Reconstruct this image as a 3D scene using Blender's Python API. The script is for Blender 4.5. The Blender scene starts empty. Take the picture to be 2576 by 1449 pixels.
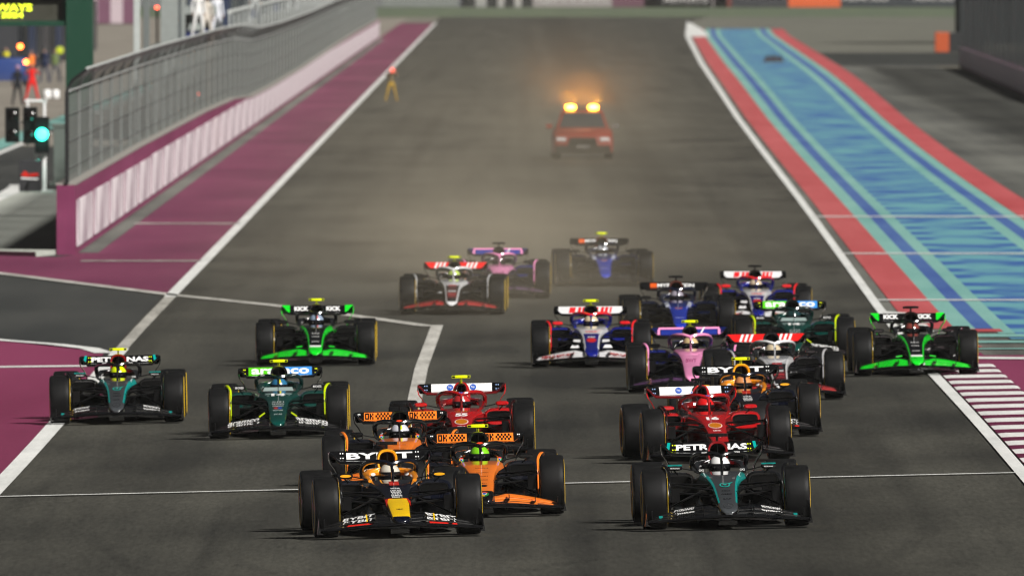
import bpy, bmesh, math, random
from mathutils import Vector, Matrix

random.seed(7)
PI = math.pi
R = math.radians
SC = bpy.context.scene
COL = SC.collection

# ------------------------------------------------------------------ camera
# long telephoto lens, 7 m above the track, looking straight down the main straight
CAM_H = 7.0
FPX = 60847.0                      # focal length in units of 1/2576 of the frame width
PITCH = math.atan((724.5 + 139.0) / FPX)
cd = bpy.data.cameras.new('camera')
cam = bpy.data.objects.new('camera', cd)
COL.objects.link(cam)
cam.location = (0, 0, CAM_H)
cam.rotation_euler = (PI / 2 - PITCH, 0, 0)
cd.sensor_width = 36.0
cd.lens = FPX / 2576.0 * 36.0
cd.clip_start = 1.0
cd.clip_end = 9000.0
cd.dof.use_dof = True
cd.dof.focus_distance = 292.0
cd.dof.aperture_fstop = 9.5
SC.camera = cam

# ------------------------------------------------------------------ world, floodlight direction, exposure
SUN_EL, SUN_AZ = R(38), R(43)      # azimuth measured from the camera direction towards the right
w = bpy.data.worlds.new('World')
SC.world = w
w.use_nodes = True
nt = w.node_tree
nt.nodes.clear()
sky = nt.nodes.new('ShaderNodeTexSky')
sky.sky_type = 'NISHITA'
sky.sun_disc = False
sky.sun_elevation = SUN_EL
sky.sun_rotation = PI - SUN_AZ
hs = nt.nodes.new('ShaderNodeHueSaturation')
hs.inputs['Saturation'].default_value = 0.25
bg = nt.nodes.new('ShaderNodeBackground')
bg.inputs['Strength'].default_value = 0.0038
wo = nt.nodes.new('ShaderNodeOutputWorld')
nt.links.new(sky.outputs[0], hs.inputs['Color'])
nt.links.new(hs.outputs[0], bg.inputs[0])
nt.links.new(bg.outputs[0], wo.inputs[0])

sd = bpy.data.lights.new('floodlight', 'SUN')
sd.energy = 4.9
sd.angle = R(8)
sd.color = (1.0, 0.965, 0.91)
so = bpy.data.objects.new('floodlight', sd)
COL.objects.link(so)
sdir = Vector((math.cos(SUN_EL) * math.sin(SUN_AZ), -math.cos(SUN_EL) * math.cos(SUN_AZ), math.sin(SUN_EL)))
so.rotation_euler = sdir.to_track_quat('Z', 'Y').to_euler()
so.location = (60, 250, 60)

SC.view_settings.view_transform = 'Standard'
SC.view_settings.look = 'None'
SC.view_settings.gamma = 1.0
SC.view_settings.exposure = 0.45
SC.view_settings.use_curve_mapping = False
SC.render.engine = 'CYCLES'
SC.cycles.use_denoising = True
SC.cycles.filter_width = 1.1
SC.cycles.max_bounces = 6
SC.cycles.transparent_max_bounces = 24
SC.cycles.volume_bounces = 0
SC.cycles.caustics_reflective = False
SC.cycles.caustics_refractive = False

# ------------------------------------------------------------------ ground shape and helpers
def smooth(t):
    t = max(0.0, min(1.0, t))
    return t * t * (3 - 2 * t)

def fall(y):                        # crossfall of the track: rises to the right near the camera, level farther away
    return 0.0235 * (1 - smooth((y - 325) / 130.0))

def gz(x, y):
    return fall(y) * max(-16.0, min(16.0, x))

CP, SP = math.cos(PITCH), math.sin(PITCH)
def ray(px, py):
    u = (px - 1288) / FPX
    v = (724.5 - py) / FPX
    return u, CP + v * SP, -SP + v * CP

def ground(px, py):                 # point of the ground seen at px, py
    u, dy, dz = ray(px, py)
    z = 0.0
    for _ in range(12):
        t = (z - CAM_H) / dz
        x, y = u * t, dy * t
        z = gz(x, y)
    return x, y

def at(px, py, Y):                  # point at distance Y
    u, dy, dz = ray(px, py)
    t = Y / dy
    return u * t, Y, CAM_H + dz * t

def srgb(h):
    h = h.lstrip('#')
    out = []
    for i in (0, 2, 4):
        c = int(h[i:i + 2], 16) / 255.0
        out.append(c / 12.92 if c <= 0.04045 else ((c + 0.055) / 1.055) ** 2.4)
    return tuple(out)

# ------------------------------------------------------------------ materials
MATS = {}
def new_mat(name):
    m = bpy.data.materials.new(name)
    m.use_nodes = True
    return m, m.node_tree, m.node_tree.nodes['Principled BSDF']

def paint(col, rough=0.28, spec=0.5, metal=0.0, coat=0.0, grime=0.12, crough=0.06):
    """plain painted surface with slight uneven tone and gloss"""
    key = ('p', col, rough, spec, metal, coat, grime, crough)
    if key in MATS:
        return MATS[key]
    m, t, b = new_mat('paint_' + str(col).strip('#'))
    c = srgb(col) if isinstance(col, str) else col
    tc = t.nodes.new('ShaderNodeTexCoord')
    n = t.nodes.new('ShaderNodeTexNoise')
    n.inputs['Scale'].default_value = 6.0
    n.inputs['Detail'].default_value = 5.0
    t.links.new(tc.outputs['Object'], n.inputs['Vector'])
    r = t.nodes.new('ShaderNodeMapRange')
    r.inputs['From Min'].default_value = 0.3
    r.inputs['From Max'].default_value = 0.7
    r.inputs['To Min'].default_value = 1.0 - grime
    r.inputs['To Max'].default_value = 1.0
    t.links.new(n.outputs['Fac'], r.inputs['Value'])
    mx = t.nodes.new('ShaderNodeVectorMath')
    mx.operation = 'SCALE'
    mx.inputs[0].default_value = c
    t.links.new(r.outputs[0], mx.inputs['Scale'])
    t.links.new(mx.outputs[0], b.inputs['Base Color'])
    r2 = t.nodes.new('ShaderNodeMapRange')
    r2.inputs['To Min'].default_value = rough * 0.8
    r2.inputs['To Max'].default_value = min(1, rough * 1.25)
    t.links.new(n.outputs['Fac'], r2.inputs['Value'])
    t.links.new(r2.outputs[0], b.inputs['Roughness'])
    b.inputs['Specular IOR Level'].default_value = spec
    b.inputs['Metallic'].default_value = metal
    b.inputs['Coat Weight'].default_value = coat
    b.inputs['Coat IOR'].default_value = 1.8
    b.inputs['Coat Roughness'].default_value = crough
    MATS[key] = m
    return m

def glow(col, strength):
    key = ('g', col, strength)
    if key in MATS:
        return MATS[key]
    m, t, b = new_mat('lamp_or_glint_glow')
    b.inputs['Base Color'].default_value = (0.02, 0.02, 0.02, 1)
    b.inputs['Emission Color'].default_value = (*col, 1)
    b.inputs['Emission Strength'].default_value = strength
    MATS[key] = m
    return m

def ground_mat(name, c1, c2, rough=0.85, grain=0.10, streak=(2.2, 0.02), blotch=0.05, detail=None, band=None, streak_amt=1.0, spec=0.2):
    """ground surface: two tones mixed by streaks along the track, blotches and fine grain"""
    m, t, b = new_mat(name)
    N, L = t.nodes, t.links
    tc = N.new('ShaderNodeTexCoord')
    mp = N.new('ShaderNodeMapping')
    mp.inputs['Scale'].default_value = (streak[0], streak[1], 1)
    L.new(tc.outputs['Object'], mp.inputs['Vector'])
    n1 = N.new('ShaderNodeTexNoise')
    n1.inputs['Scale'].default_value = 1.0
    n1.inputs['Detail'].default_value = 6
    n1.inputs['Roughness'].default_value = 0.62
    L.new(mp.outputs[0], n1.inputs['Vector'])
    mp2 = N.new('ShaderNodeMapping')
    mp2.inputs['Scale'].default_value = (blotch * 6, blotch, 1)
    mp2.inputs['Rotation'].default_value = (0, 0, 0.05)
    L.new(tc.outputs['Object'], mp2.inputs['Vector'])
    n2 = N.new('ShaderNodeTexNoise')
    n2.inputs['Scale'].default_value = 1.0
    n2.inputs['Detail'].default_value = 4
    L.new(mp2.outputs[0], n2.inputs['Vector'])
    mp3 = N.new('ShaderNodeMapping')
    mp3.inputs['Scale'].default_value = (17, 0.8, 1)
    L.new(tc.outputs['Object'], mp3.inputs['Vector'])
    n3 = N.new('ShaderNodeTexNoise')
    n3.inputs['Scale'].default_value = 1.0
    n3.inputs['Detail'].default_value = 4
    n3.inputs['Roughness'].default_value = 0.75
    L.new(mp3.outputs[0], n3.inputs['Vector'])
    a = N.new('ShaderNodeMath'); a.operation = 'ADD'
    s1 = N.new('ShaderNodeMath'); s1.operation = 'MULTIPLY'; s1.inputs[1].default_value = 0.5 * streak_amt
    L.new(n1.outputs['Fac'], s1.inputs[0])
    s2 = N.new('ShaderNodeMath'); s2.operation = 'MULTIPLY'; s2.inputs[1].default_value = 1.0 - 0.5 * streak_amt
    L.new(n2.outputs['Fac'], s2.inputs[0])
    L.new(s1.outputs[0], a.inputs[0]); L.new(s2.outputs[0], a.inputs[1])
    rp = N.new('ShaderNodeMapRange')
    rp.inputs['From Min'].default_value = 0.36
    rp.inputs['From Max'].default_value = 0.64
    L.new(a.outputs[0], rp.inputs['Value'])
    mix = N.new('ShaderNodeMix'); mix.data_type = 'RGBA'
    mix.inputs['A'].default_value = (*c1, 1)
    mix.inputs['B'].default_value = (*c2, 1)
    L.new(rp.outputs[0], mix.inputs['Factor'])
    col = mix.outputs['Result']
    if band:                        # rubbered racing line: dark stripes at fixed places across the track
        sx = N.new('ShaderNodeSeparateXYZ')
        L.new(tc.outputs['Object'], sx.inputs[0])
        nb = N.new('ShaderNodeMath'); nb.operation = 'MULTIPLY_ADD'
        nb.inputs[1].default_value = 1.6; 
        L.new(n2.outputs['Fac'], nb.inputs[0]); L.new(sx.outputs['X'], nb.inputs[2])
        cr = N.new('ShaderNodeValToRGB')
        mr = N.new('ShaderNodeMapRange')
        mr.inputs['From Min'].default_value = -8; mr.inputs['From Max'].default_value = 14
        L.new(nb.outputs[0], mr.inputs['Value'])
        L.new(mr.outputs[0], cr.inputs[0])
        el = cr.color_ramp.elements
        el[0].position = 0.0; el[0].color = (1, 1, 1, 1)
        el[1].position = 1.0; el[1].color = (1, 1, 1, 1)
        for p, v in band:
            e = el.new((p + 8) / 22.0); e.color = (v, v, v, 1)
        mm = N.new('ShaderNodeMix'); mm.data_type = 'RGBA'; mm.blend_type = 'MULTIPLY'
        mm.inputs['Factor'].default_value = 1
        L.new(col, mm.inputs['A']); L.new(cr.outputs[0], mm.inputs['B'])
        col = mm.outputs['Result']
    gr = N.new('ShaderNodeMapRange')
    gr.inputs['From Min'].default_value = 0.25; gr.inputs['From Max'].default_value = 0.75
    gr.inputs['To Min'].default_value = 1 - grain; gr.inputs['To Max'].default_value = 1 + grain
    L.new(n3.outputs['Fac'], gr.inputs['Value'])
    vm = N.new('ShaderNodeVectorMath'); vm.operation = 'SCALE'
    L.new(col, vm.inputs[0]); L.new(gr.outputs[0], vm.inputs['Scale'])
    L.new(vm.outputs[0], b.inputs['Base Color'])
    b.inputs['Roughness'].default_value = rough
    b.inputs['Specular IOR Level'].default_value = spec
    return m

# ------------------------------------------------------------------ mesh builder
class MB:
    def __init__(s):
        s.v, s.f, s.m = [], [], []
    def add(s, vs, fs, mi=0):
        o = len(s.v)
        s.v += [tuple(p) for p in vs]
        for k, f in enumerate(fs):
            s.f.append(tuple(o + i for i in f))
            s.m.append(mi[k] if isinstance(mi, (list, tuple)) else mi)
        return s
    def box(s, c, d, mi=0, rz=0.0, rx=0.0, taper=1.0):
        hx, hy, hz = d[0] / 2, d[1] / 2, d[2] / 2
        M = Matrix.Rotation(rz, 4, 'Z') @ Matrix.Rotation(rx, 4, 'X')
        vs = []
        for z in (-1, 1):
            k = taper if z > 0 else 1.0
            for x, y in ((-1, -1), (1, -1), (1, 1), (-1, 1)):
                vs.append(M @ Vector((x * hx * k, y * hy * k, z * hz)) + Vector(c))
        return s.add(vs, [(3, 2, 1, 0), (4, 5, 6, 7), (0, 1, 5, 4), (1, 2, 6, 5), (2, 3, 7, 6), (3, 0, 4, 7)], mi)
    def loft(s, rings, mi=0, caps=True, closed=True):
        n = len(rings[0])
        vs = [p for r in rings for p in r]
        fs, ms = [], []
        for i in range(len(rings) - 1):
            for j in range(n if closed else n - 1):
                k = (j + 1) % n
                fs.append((i * n + j, i * n + k, (i + 1) * n + k, (i + 1) * n + j))
                ms.append(mi(i, j) if callable(mi) else mi)
        if caps and closed:
            fs.append(tuple(range(n - 1, -1, -1))); ms.append(mi(0, 0) if callable(mi) else mi)
            o = (len(rings) - 1) * n
            fs.append(tuple(o + j for j in range(n))); ms.append(mi(len(rings) - 2, 0) if callable(mi) else mi)
        return s.add(vs, fs, ms)
    def tube(s, pts, ra, rb=None, n=8, mi=0):
        """swept tube; ra sideways radius, rb radius in the other direction; each may be a list"""
        pts = [Vector(p) for p in pts]
        rings = []
        for i, p in enumerate(pts):
            d = (pts[min(i + 1, len(pts) - 1)] - pts[max(i - 1, 0)]).normalized()
            up = Vector((0, 0, 1)) if abs(d.z) < 0.9 else Vector((0, 1, 0))
            sx = d.cross(up).normalized()
            su = sx.cross(d).normalized()
            a = ra[i] if isinstance(ra, (list, tuple)) else ra
            bb = rb if rb is not None else ra
            b = bb[i] if isinstance(bb, (list, tuple)) else bb
            rings.append([p + sx * (a * math.cos(2 * PI * k / n)) + su * (b * math.sin(2 * PI * k / n)) for k in range(n)])
        return s.loft(rings, mi)
    def lathe_x(s, prof, n=36, mi=0, c=(0, 0, 0)):
        rings = []
        for x, r in prof:
            rings.append([(c[0] + x, c[1] + r * math.cos(2 * PI * k / n), c[2] + r * math.sin(2 * PI * k / n)) for k in range(n)])
        return s.loft(rings, mi, caps=False)
    def sheet(s, rows, t, mi=0):
        """thin plate from rows of points, thickness t straight down"""
        n, k = len(rows[0]), len(rows)
        top = [Vector(p) for r in rows for p in r]
        bot = [p - Vector((0, 0, t)) for p in top]
        N0 = len(top)
        fs = []
        for i in range(k - 1):
            for j in range(n - 1):
                q = (i * n + j, i * n + j + 1, (i + 1) * n + j + 1, (i + 1) * n + j)
                fs.append(q)
                fs.append(tuple(N0 + a for a in reversed(q)))
        for j in range(n - 1):
            fs.append((j + 1, j, N0 + j, N0 + j + 1))
            o = (k - 1) * n
            fs.append((o + j, o + j + 1, N0 + o + j + 1, N0 + o + j))
        for i in range(k - 1):
            fs.append((i * n, (i + 1) * n, N0 + (i + 1) * n, N0 + i * n))
            a = i * n + n - 1
            fs.append((a + n, a, N0 + a, N0 + a + n))
        return s.add(top + bot, fs, mi)
    def mesh(s, name, slots=1, smooth_angle=35, bevel=0.0):
        me = bpy.data.meshes.new(name)
        me.from_pydata(s.v, [], s.f)
        for k in range(slots):
            me.materials.append(None)
        for p, m in zip(me.polygons, s.m):
            p.material_index = m
        bm = bmesh.new()
        bm.from_mesh(me)
        bmesh.ops.recalc_face_normals(bm, faces=bm.faces)
        if bevel:
            es = [e for e in bm.edges if len(e.link_faces) == 2 and e.calc_face_angle() > 0.6]
            bmesh.ops.bevel(bm, geom=es, offset=bevel, segments=2, affect='EDGES', profile=0.6)
        bm.to_mesh(me)
        bm.free()
        if smooth_angle:
            for p in me.polygons:
                p.use_smooth = True
            me.set_sharp_from_angle(angle=R(smooth_angle))
        me.update()
        return me

def obj(name, me, mats, parent=None, loc=None, rot=None, scale=None, label=None):
    o = bpy.data.objects.new(name, me)
    COL.objects.link(o)
    if not isinstance(mats, (list, tuple)):
        mats = [mats]
    for i, m in enumerate(mats):
        if i < len(o.material_slots):
            o.material_slots[i].link = 'OBJECT'
            o.material_slots[i].material = m
    if parent:
        o.parent = parent
    if loc:
        o.location = loc
    if rot:
        o.rotation_euler = rot
    if scale:
        o.scale = scale
    if label:
        o['label'] = label
    return o

def tag(o, label, cat, group=None):
    o['label'] = label
    o['category'] = cat
    if group:
        o['group'] = group
    return o

def thing(name, label, cat, loc=(0, 0, 0), rz=0.0, group=None, ry=0.0):
    o = bpy.data.objects.new(name, None)
    COL.objects.link(o)
    o.location = loc
    o.rotation_euler = (0, ry, rz)
    o.empty_display_size = 0.2
    return tag(o, label, cat, group)

def struct(o):
    o['kind'] = 'structure'
    return o

TEXTS = {}
def text_mesh(s, bold=0.02):
    """flat lettering, scaled into a unit box centred on the origin; returns mesh and aspect"""
    k = (s, bold)
    if k in TEXTS:
        return TEXTS[k]
    cu = bpy.data.curves.new('lettering', 'FONT')
    cu.body = s
    cu.offset = bold
    cu.resolution_u = 3
    cu.align_x = 'CENTER'
    o = bpy.data.objects.new('lettering', cu)
    COL.objects.link(o)
    dg = bpy.context.evaluated_depsgraph_get()
    me = bpy.data.meshes.new_from_object(o.evaluated_get(dg))
    bpy.data.objects.remove(o)
    xs = [v.co.x for v in me.vertices]; ys = [v.co.y for v in me.vertices]
    x0, x1, y0, y1 = min(xs), max(xs), min(ys), max(ys)
    for v in me.vertices:
        v.co.x = (v.co.x - (x0 + x1) / 2) / (x1 - x0)
        v.co.y = (v.co.y - (y0 + y1) / 2) / (y1 - y0)
    me.materials.clear()
    me.materials.append(None)
    me.name = 'lettering'
    TEXTS[k] = me
    return me

def write(parent, s, m, loc, wd, h, tilt=0.0, roll=0.0, yaw=0.0, bold=0.02, name='lettering'):
    """lettering facing -y; tilt leans its top back, roll turns it in its own plane"""
    return obj(name, text_mesh(s, bold), m, parent, loc, (PI / 2 - R(tilt), R(-roll), R(yaw)), (wd, h / max(0.05, math.cos(R(tilt))), 1))

def flat_disc(n=20, r=1.0, inner=0.0, a0=0.0, a1=2 * PI):
    b = MB()
    ang = [a0 + (a1 - a0) * i / n for i in range(n + 1)]
    if inner:
        vs = [(r * math.cos(a), r * math.sin(a), 0) for a in ang] + [(inner * math.cos(a), inner * math.sin(a), 0) for a in ang]
        b.add(vs, [(i, i + 1, n + 2 + i, n + 1 + i) for i in range(n)])
    else:
        vs = [(0, 0, 0)] + [(r * math.cos(a), r * math.sin(a), 0) for a in ang]
        b.add(vs, [(0, i + 1, i + 2) for i in range(n)])
    return b

# ================================================================== SETTING
EXPO = 1.2                          # sunlit surfaces render about this much brighter than their base colour
def alb(h, k=1.0):
    return tuple(min(0.85, c / EXPO * k) for c in srgb(h))

LAY = 0.006
YS = [235 + 6 * i for i in range(40)] + [475 + 25 * i for i in range(90)]

def lerp_tab(tab, y):
    if y <= tab[0][0]:
        return tab[0][1]
    for (a, b), (c, d) in zip(tab, tab[1:]):
        if y <= c:
            return b + (d - b) * (y - a) / (c - a)
    return tab[-1][1]

XR_TAB = [(235, 6.40), (307, 6.50), (393, 6.70), (468, 6.98), (622, 7.63), (677, 7.85), (820, 8.38), (970, 8.96), (1200, 10.0), (1424, 11.0), (1710, 12.5), (1860, 13.3), (2000, 14.4), (2200, 16.3), (2400, 20)]
def XR(y):
    return lerp_tab(XR_TAB, y)

def strip_mesh(name, fl, fr, y0, y1, layer, xs=None):
    ys = [y0] + [y for y in YS if y0 < y < y1] + [y1]
    b = MB()
    rows = []
    for y in ys:
        a, c = fl(y), fr(y)
        cols = [a] + [min(max(x, a + 0.01 * (i + 1)), c - 0.01 * (4 - i)) for i, x in enumerate(xs or [])] + [c]
        rows.append([(x, y, gz(x, y) + layer * LAY) for x in cols])
    n = len(rows[0])
    vs = [p for r in rows for p in r]
    fs = [(i * n + j, i * n + j + 1, (i + 1) * n + j + 1, (i + 1) * n + j) for i in range(len(rows) - 1) for j in range(n - 1)]
    b.add(vs, fs)
    me = b.mesh(name, smooth_angle=0)
    for p in me.polygons:
        if p.normal.z < 0:
            p.flip()
    return me

def poly_mesh(name, pts, layer):
    b = MB()
    b.add([(x, y, gz(x, y) + layer * LAY) for x, y in pts], [tuple(range(len(pts)))])
    me = b.mesh(name, smooth_angle=0)
    for p in me.polygons:
        if p.normal.z < 0:
            p.flip()
    return me

def line_mesh(name, pts, wd, layer):
    out = []
    for (xa, ya), (xb, yb) in zip(pts, pts[1:]):
        n = max(1, int(abs(yb - ya) / 12))
        out += [(xa + (xb - xa) * i / n, ya + (yb - ya) * i / n) for i in range(n)]
    out.append(pts[-1])
    b = MB()
    L, Rr = [], []
    for i, (x, y) in enumerate(out):
        a, c = out[max(0, i - 1)], out[min(len(out) - 1, i + 1)]
        dx, dy = c[0] - a[0], c[1] - a[1]
        d = math.hypot(dx, dy)
        nx, ny = -dy / d * wd / 2, dx / d * wd / 2
        L.append((x + nx, y + ny)); Rr.append((x - nx, y - ny))
    vs = [(x, y, gz(x, y) + layer * LAY) for x, y in L + Rr]
    k = len(L)
    b.add(vs, [(i, k + i, k + i + 1, i + 1) for i in range(k - 1)])
    me = b.mesh(name, smooth_angle=0)
    for p in me.polygons:
        if p.normal.z < 0:
            p.flip()
    return me

m_ground = ground_mat('sandy_ground', alb('6e6c64'), alb('7d7a70'), streak=(0.3, 0.01))
m_track = ground_mat('track_asphalt', alb('30302d'), alb('53524b'), rough=0.62, grain=0.42, streak=(1.1, 0.010), blotch=0.05,
                     band=[(1.0, 1.0), (2.2, 0.86), (3.0, 1.0), (3.8, 0.68), (5.2, 0.66), (6.2, 1.0)], streak_amt=0.8, spec=0.25)
m_pit = ground_mat('pit_lane_asphalt', alb('363838'), alb('4a4b49'), rough=0.7, streak=(0.7, 0.02))
m_apron = ground_mat('pit_apron_concrete', alb('807a72'), alb('948e84'), streak=(0.3, 0.02))
m_pink = ground_mat('maroon_paint_runoff', alb('642a48'), alb('82405e'), rough=0.7, grain=0.14, streak=(0.35, 0.016), blotch=0.03, streak_amt=0.7)  # large dark blotches also stand in for shadow patches on the run-off
m_pinknear = ground_mat('maroon_paint_clean', alb('78304e'), alb('8a3d5e'), rough=0.65, grain=0.1, streak=(0.5, 0.02), blotch=0.02)
m_white = ground_mat('white_line_paint', alb('d8dad8'), alb('f0f1ef'), rough=0.6, grain=0.10, streak=(3.0, 0.12), blotch=0.2)
m_worn = ground_mat('worn_line_paint', alb('8c8a84'), alb('c4c2bb'), rough=0.7, grain=0.25, streak=(4.0, 0.2), blotch=0.2)
m_mid = ground_mat('hazed_line_paint', alb('a8a6a0'), alb('d4d2cc'), rough=0.65, grain=0.2, streak=(4.0, 0.15), blotch=0.2)  # dimmer white: haze over the pit exit line put into the colour
m_grey = ground_mat('grey_runoff_asphalt', alb('4a4b49'), alb('777872'), rough=0.8, grain=0.3, streak=(0.9, 0.006), blotch=0.03)
m_conc = ground_mat('pale_concrete', alb('b4b8b0'), alb('c8ccc4'), rough=0.8, grain=0.12, streak=(0.6, 0.05))
m_red = ground_mat('red_band_paint', alb('b04a4e'), alb('c46064'), rough=0.7, grain=0.1, streak=(0.8, 0.02))
m_teal = ground_mat('light_teal_paint', alb('72a8a2'), alb('8abab2'), rough=0.7, grain=0.1, streak=(0.8, 0.03))
m_blue = ground_mat('blue_stripe_paint', alb('3c589c'), alb('5476ac'), rough=0.7, grain=0.1, streak=(0.8, 0.03))
m_grass = ground_mat('far_grass', alb('515c50'), alb('687458'), rough=0.9, streak=(0.05, 0.02))
m_far = ground_mat('far_runoff', alb('63635b'), alb('737369'), rough=0.9, streak=(0.05, 0.02))

# the middle of the blue run-off: teal crossed by blue streaks that pile up along both edges
def deck_mat():
    m, t, b = new_mat('blue_teal_streaked_paint')
    N, L = t.nodes, t.links
    tc = N.new('ShaderNodeTexCoord')
    sx = N.new('ShaderNodeSeparateXYZ'); L.new(tc.outputs['UV'], sx.inputs[0])
    so_ = N.new('ShaderNodeSeparateXYZ'); L.new(tc.outputs['Object'], so_.inputs[0])
    mp = N.new('ShaderNodeMapping'); mp.inputs['Scale'].default_value = (0.42, 0.11, 1)
    L.new(tc.outputs['Object'], mp.inputs['Vector'])
    n = N.new('ShaderNodeTexNoise'); n.inputs['Scale'].default_value = 1; n.inputs['Detail'].default_value = 5
    L.new(mp.outputs[0], n.inputs['Vector'])
    wv = N.new('ShaderNodeMath'); wv.operation = 'SINE'
    ph = N.new('ShaderNodeMath'); ph.operation = 'MULTIPLY'; ph.inputs[1].default_value = 2 * PI / 11.0
    L.new(so_.outputs['Y'], ph.inputs[0]); L.new(ph.outputs[0], wv.inputs[0])
    ed = N.new('ShaderNodeMath'); ed.operation = 'SUBTRACT'; ed.inputs[1].default_value = 0.5
    L.new(sx.outputs['X'], ed.inputs[0])
    ab = N.new('ShaderNodeMath'); ab.operation = 'ABSOLUTE'; L.new(ed.outputs[0], ab.inputs[0])
    er = N.new('ShaderNodeMapRange'); er.inputs['From Min'].default_value = 0.22; er.inputs['From Max'].default_value = 0.45
    L.new(ab.outputs[0], er.inputs['Value'])
    w1 = N.new('ShaderNodeMath'); w1.operation = 'MULTIPLY'; L.new(wv.outputs[0], w1.inputs[0]); L.new(er.outputs[0], w1.inputs[1])
    w2 = N.new('ShaderNodeMath'); w2.operation = 'MULTIPLY_ADD'; w2.inputs[1].default_value = 0.22
    L.new(w1.outputs[0], w2.inputs[0]); L.new(n.outputs['Fac'], w2.inputs[2])
    r = N.new('ShaderNodeMapRange'); r.inputs['From Min'].default_value = 0.38; r.inputs['From Max'].default_value = 0.64
    r.interpolation_type = 'SMOOTHSTEP'
    L.new(w2.outputs[0], r.inputs['Value'])
    mx = N.new('ShaderNodeMix'); mx.data_type = 'RGBA'
    mx.inputs['A'].default_value = (*alb('68a2ac'), 1); mx.inputs['B'].default_value = (*alb('3a62a2'), 1)
    L.new(r.outputs[0], mx.inputs['Factor'])
    L.new(mx.outputs['Result'], b.inputs['Base Color'])
    b.inputs['Roughness'].default_value = 0.75
    b.inputs['Specular IOR Level'].default_value = 0.2
    return m
m_deck = deck_mat()

def gsheet(name, me, m, parent=None, label=None):
    o = obj(name, me, m, parent, label=label)
    return o if parent else struct(o)

gsheet('ground', strip_mesh('ground', lambda y: -600, lambda y: 600, 200, 6000, -4, [-16, 16]), m_ground)
track = gsheet('track', strip_mesh('track', lambda y: -6.95, XR, 215, 2330, 0), m_track)
gsheet('pit_lane', strip_mesh('pit_lane', lambda y: -60, lambda y: -6.9, 400, 840, -1, [-16]), m_pit)
gsheet('pit_apron', strip_mesh('pit_apron', lambda y: -90, lambda y: -9.9, 840, 2300, -1, [-16]), m_apron)

# maroon run-off along the pit wall and the wedge below the pit exit
g = ground
ro = gsheet('run_off', poly_mesh('run_off', [g(430, 744), (-6.86, 700), (-6.86, 1100), (-6.84, 2150), (-9.9, 2150), (-9.9, 1100), (-9.9, 545), g(140, 648), g(-90, 640), g(-90, 676)], 1), m_pink)
gsheet('gutter', line_mesh('gutter', [(-9.62, 549), (-9.62, 1790)], 0.46, 2), m_grey, ro)
gsheet('run_off', poly_mesh('run_off', [g(-90, 848), g(0, 858), g(262, 886), (-6.9, 400), (-6.9, 360), (-6.9, 320), (-6.85, 240), (-14, 240), (-14, 330), (-14, 400)], 1), m_pinknear)
gsheet('run_off', strip_mesh('run_off', lambda y: XR(y) + 1.22, lambda y: 30, 235, 409, 1, [16]), m_pinknear)
# concrete island at the end of the pit wall
isl = MB()
ip = [g(-90, 548), g(0, 515), g(62, 488), g(150, 486), g(150, 640), g(90, 646), g(-90, 641)]
isl.loft([[(x, y, 0.0) for x, y in ip], [(x, y, 0.11) for x, y in ip]])
gsheet('pavement', isl.mesh('pavement', smooth_angle=0), m_conc)

# painted lines
lines = [
    ([(-6.78, 236), (-6.78, 420)], 0.26, m_white), ([(-6.78, 420), (-6.78, 480)], 0.22, m_worn), ([(-6.79, 480), (-6.79, 2150)], 0.24, m_white),
    ([g(-90, 679), g(0, 689), g(430, 743), g(700, 771), g(905, 798), g(1084, 823)], 0.34, m_mid),
    ([g(1100, 820), (-1.50, 400), (-1.50, 330)], 0.22, m_mid),
    ([g(-90, 848), g(0, 857), g(140, 868), g(225, 878), g(262, 890)], 0.34, m_white),
    ([g(-90, 926), g(0, 925), g(238, 922)], 1.3, m_white),
    ([g(203, 658), g(508, 658)], 1.5, m_worn), ([g(338, 564), g(606, 564)], 2.0, m_worn),
    ([(-6.64, 313.2), (6.52, 313.2)], 0.34, m_white),
    ([g(2300, 901), g(2700, 904)], 1.6, m_white),
]
for p, wd, m in lines:
    gsheet('white_line', line_mesh('white_line', p, wd, 3), m)
gsheet('white_line', strip_mesh('white_line', lambda y: XR(y), lambda y: XR(y) + 0.18 + 0.00012 * max(0, y - 500), 225, 2130, 3), m_white)

# striped kerb on the right: raised stripes, each a piece of its own
kerb = gsheet('kerb', strip_mesh('kerb', lambda y: XR(y) + 0.22, lambda y: XR(y) + 1.22, 235, 412, 1), m_pinknear)
m_kw, m_kr = ground_mat('kerb_white', alb('e0e0de'), alb('f4f4f2'), rough=0.55, grain=0.1, streak=(3, 0.5), blotch=0.4), ground_mat('kerb_maroon', alb('5a1c38'), alb('70294a'), rough=0.6, grain=0.15, streak=(3, 0.5), blotch=0.4)
for i in range(29):
    for k, (m, yo, h) in enumerate(((m_kw, 0.0, 0.012), (m_kr, 2.73, 0.008))):
        yc = 397.2 - 5.46 * i - yo
        if yc < 240:
            continue
        b = MB()
        a = 1.36
        x0, x1 = XR(yc) + 0.225, XR(yc) + 1.215
        z0, z1 = gz(x0, yc) + 0.008, gz(x1, yc) + 0.008
        b.loft([[(x0, yc - a, z0), (x0, yc + a, z0), (x0 + 0.1, yc + a * 0.9, z0 + h), (x0 + 0.1, yc - a * 0.9, z0 + h * 0.8)],
                [(x1, yc - a, z1), (x1, yc + a, z1), (x1 - 0.06, yc + a * 0.9, z1 + h), (x1 - 0.06, yc - a * 0.9, z1 + h * 0.8)]])
        obj('kerb_stripe', b.mesh('kerb_stripe', smooth_angle=0), m, kerb)

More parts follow.
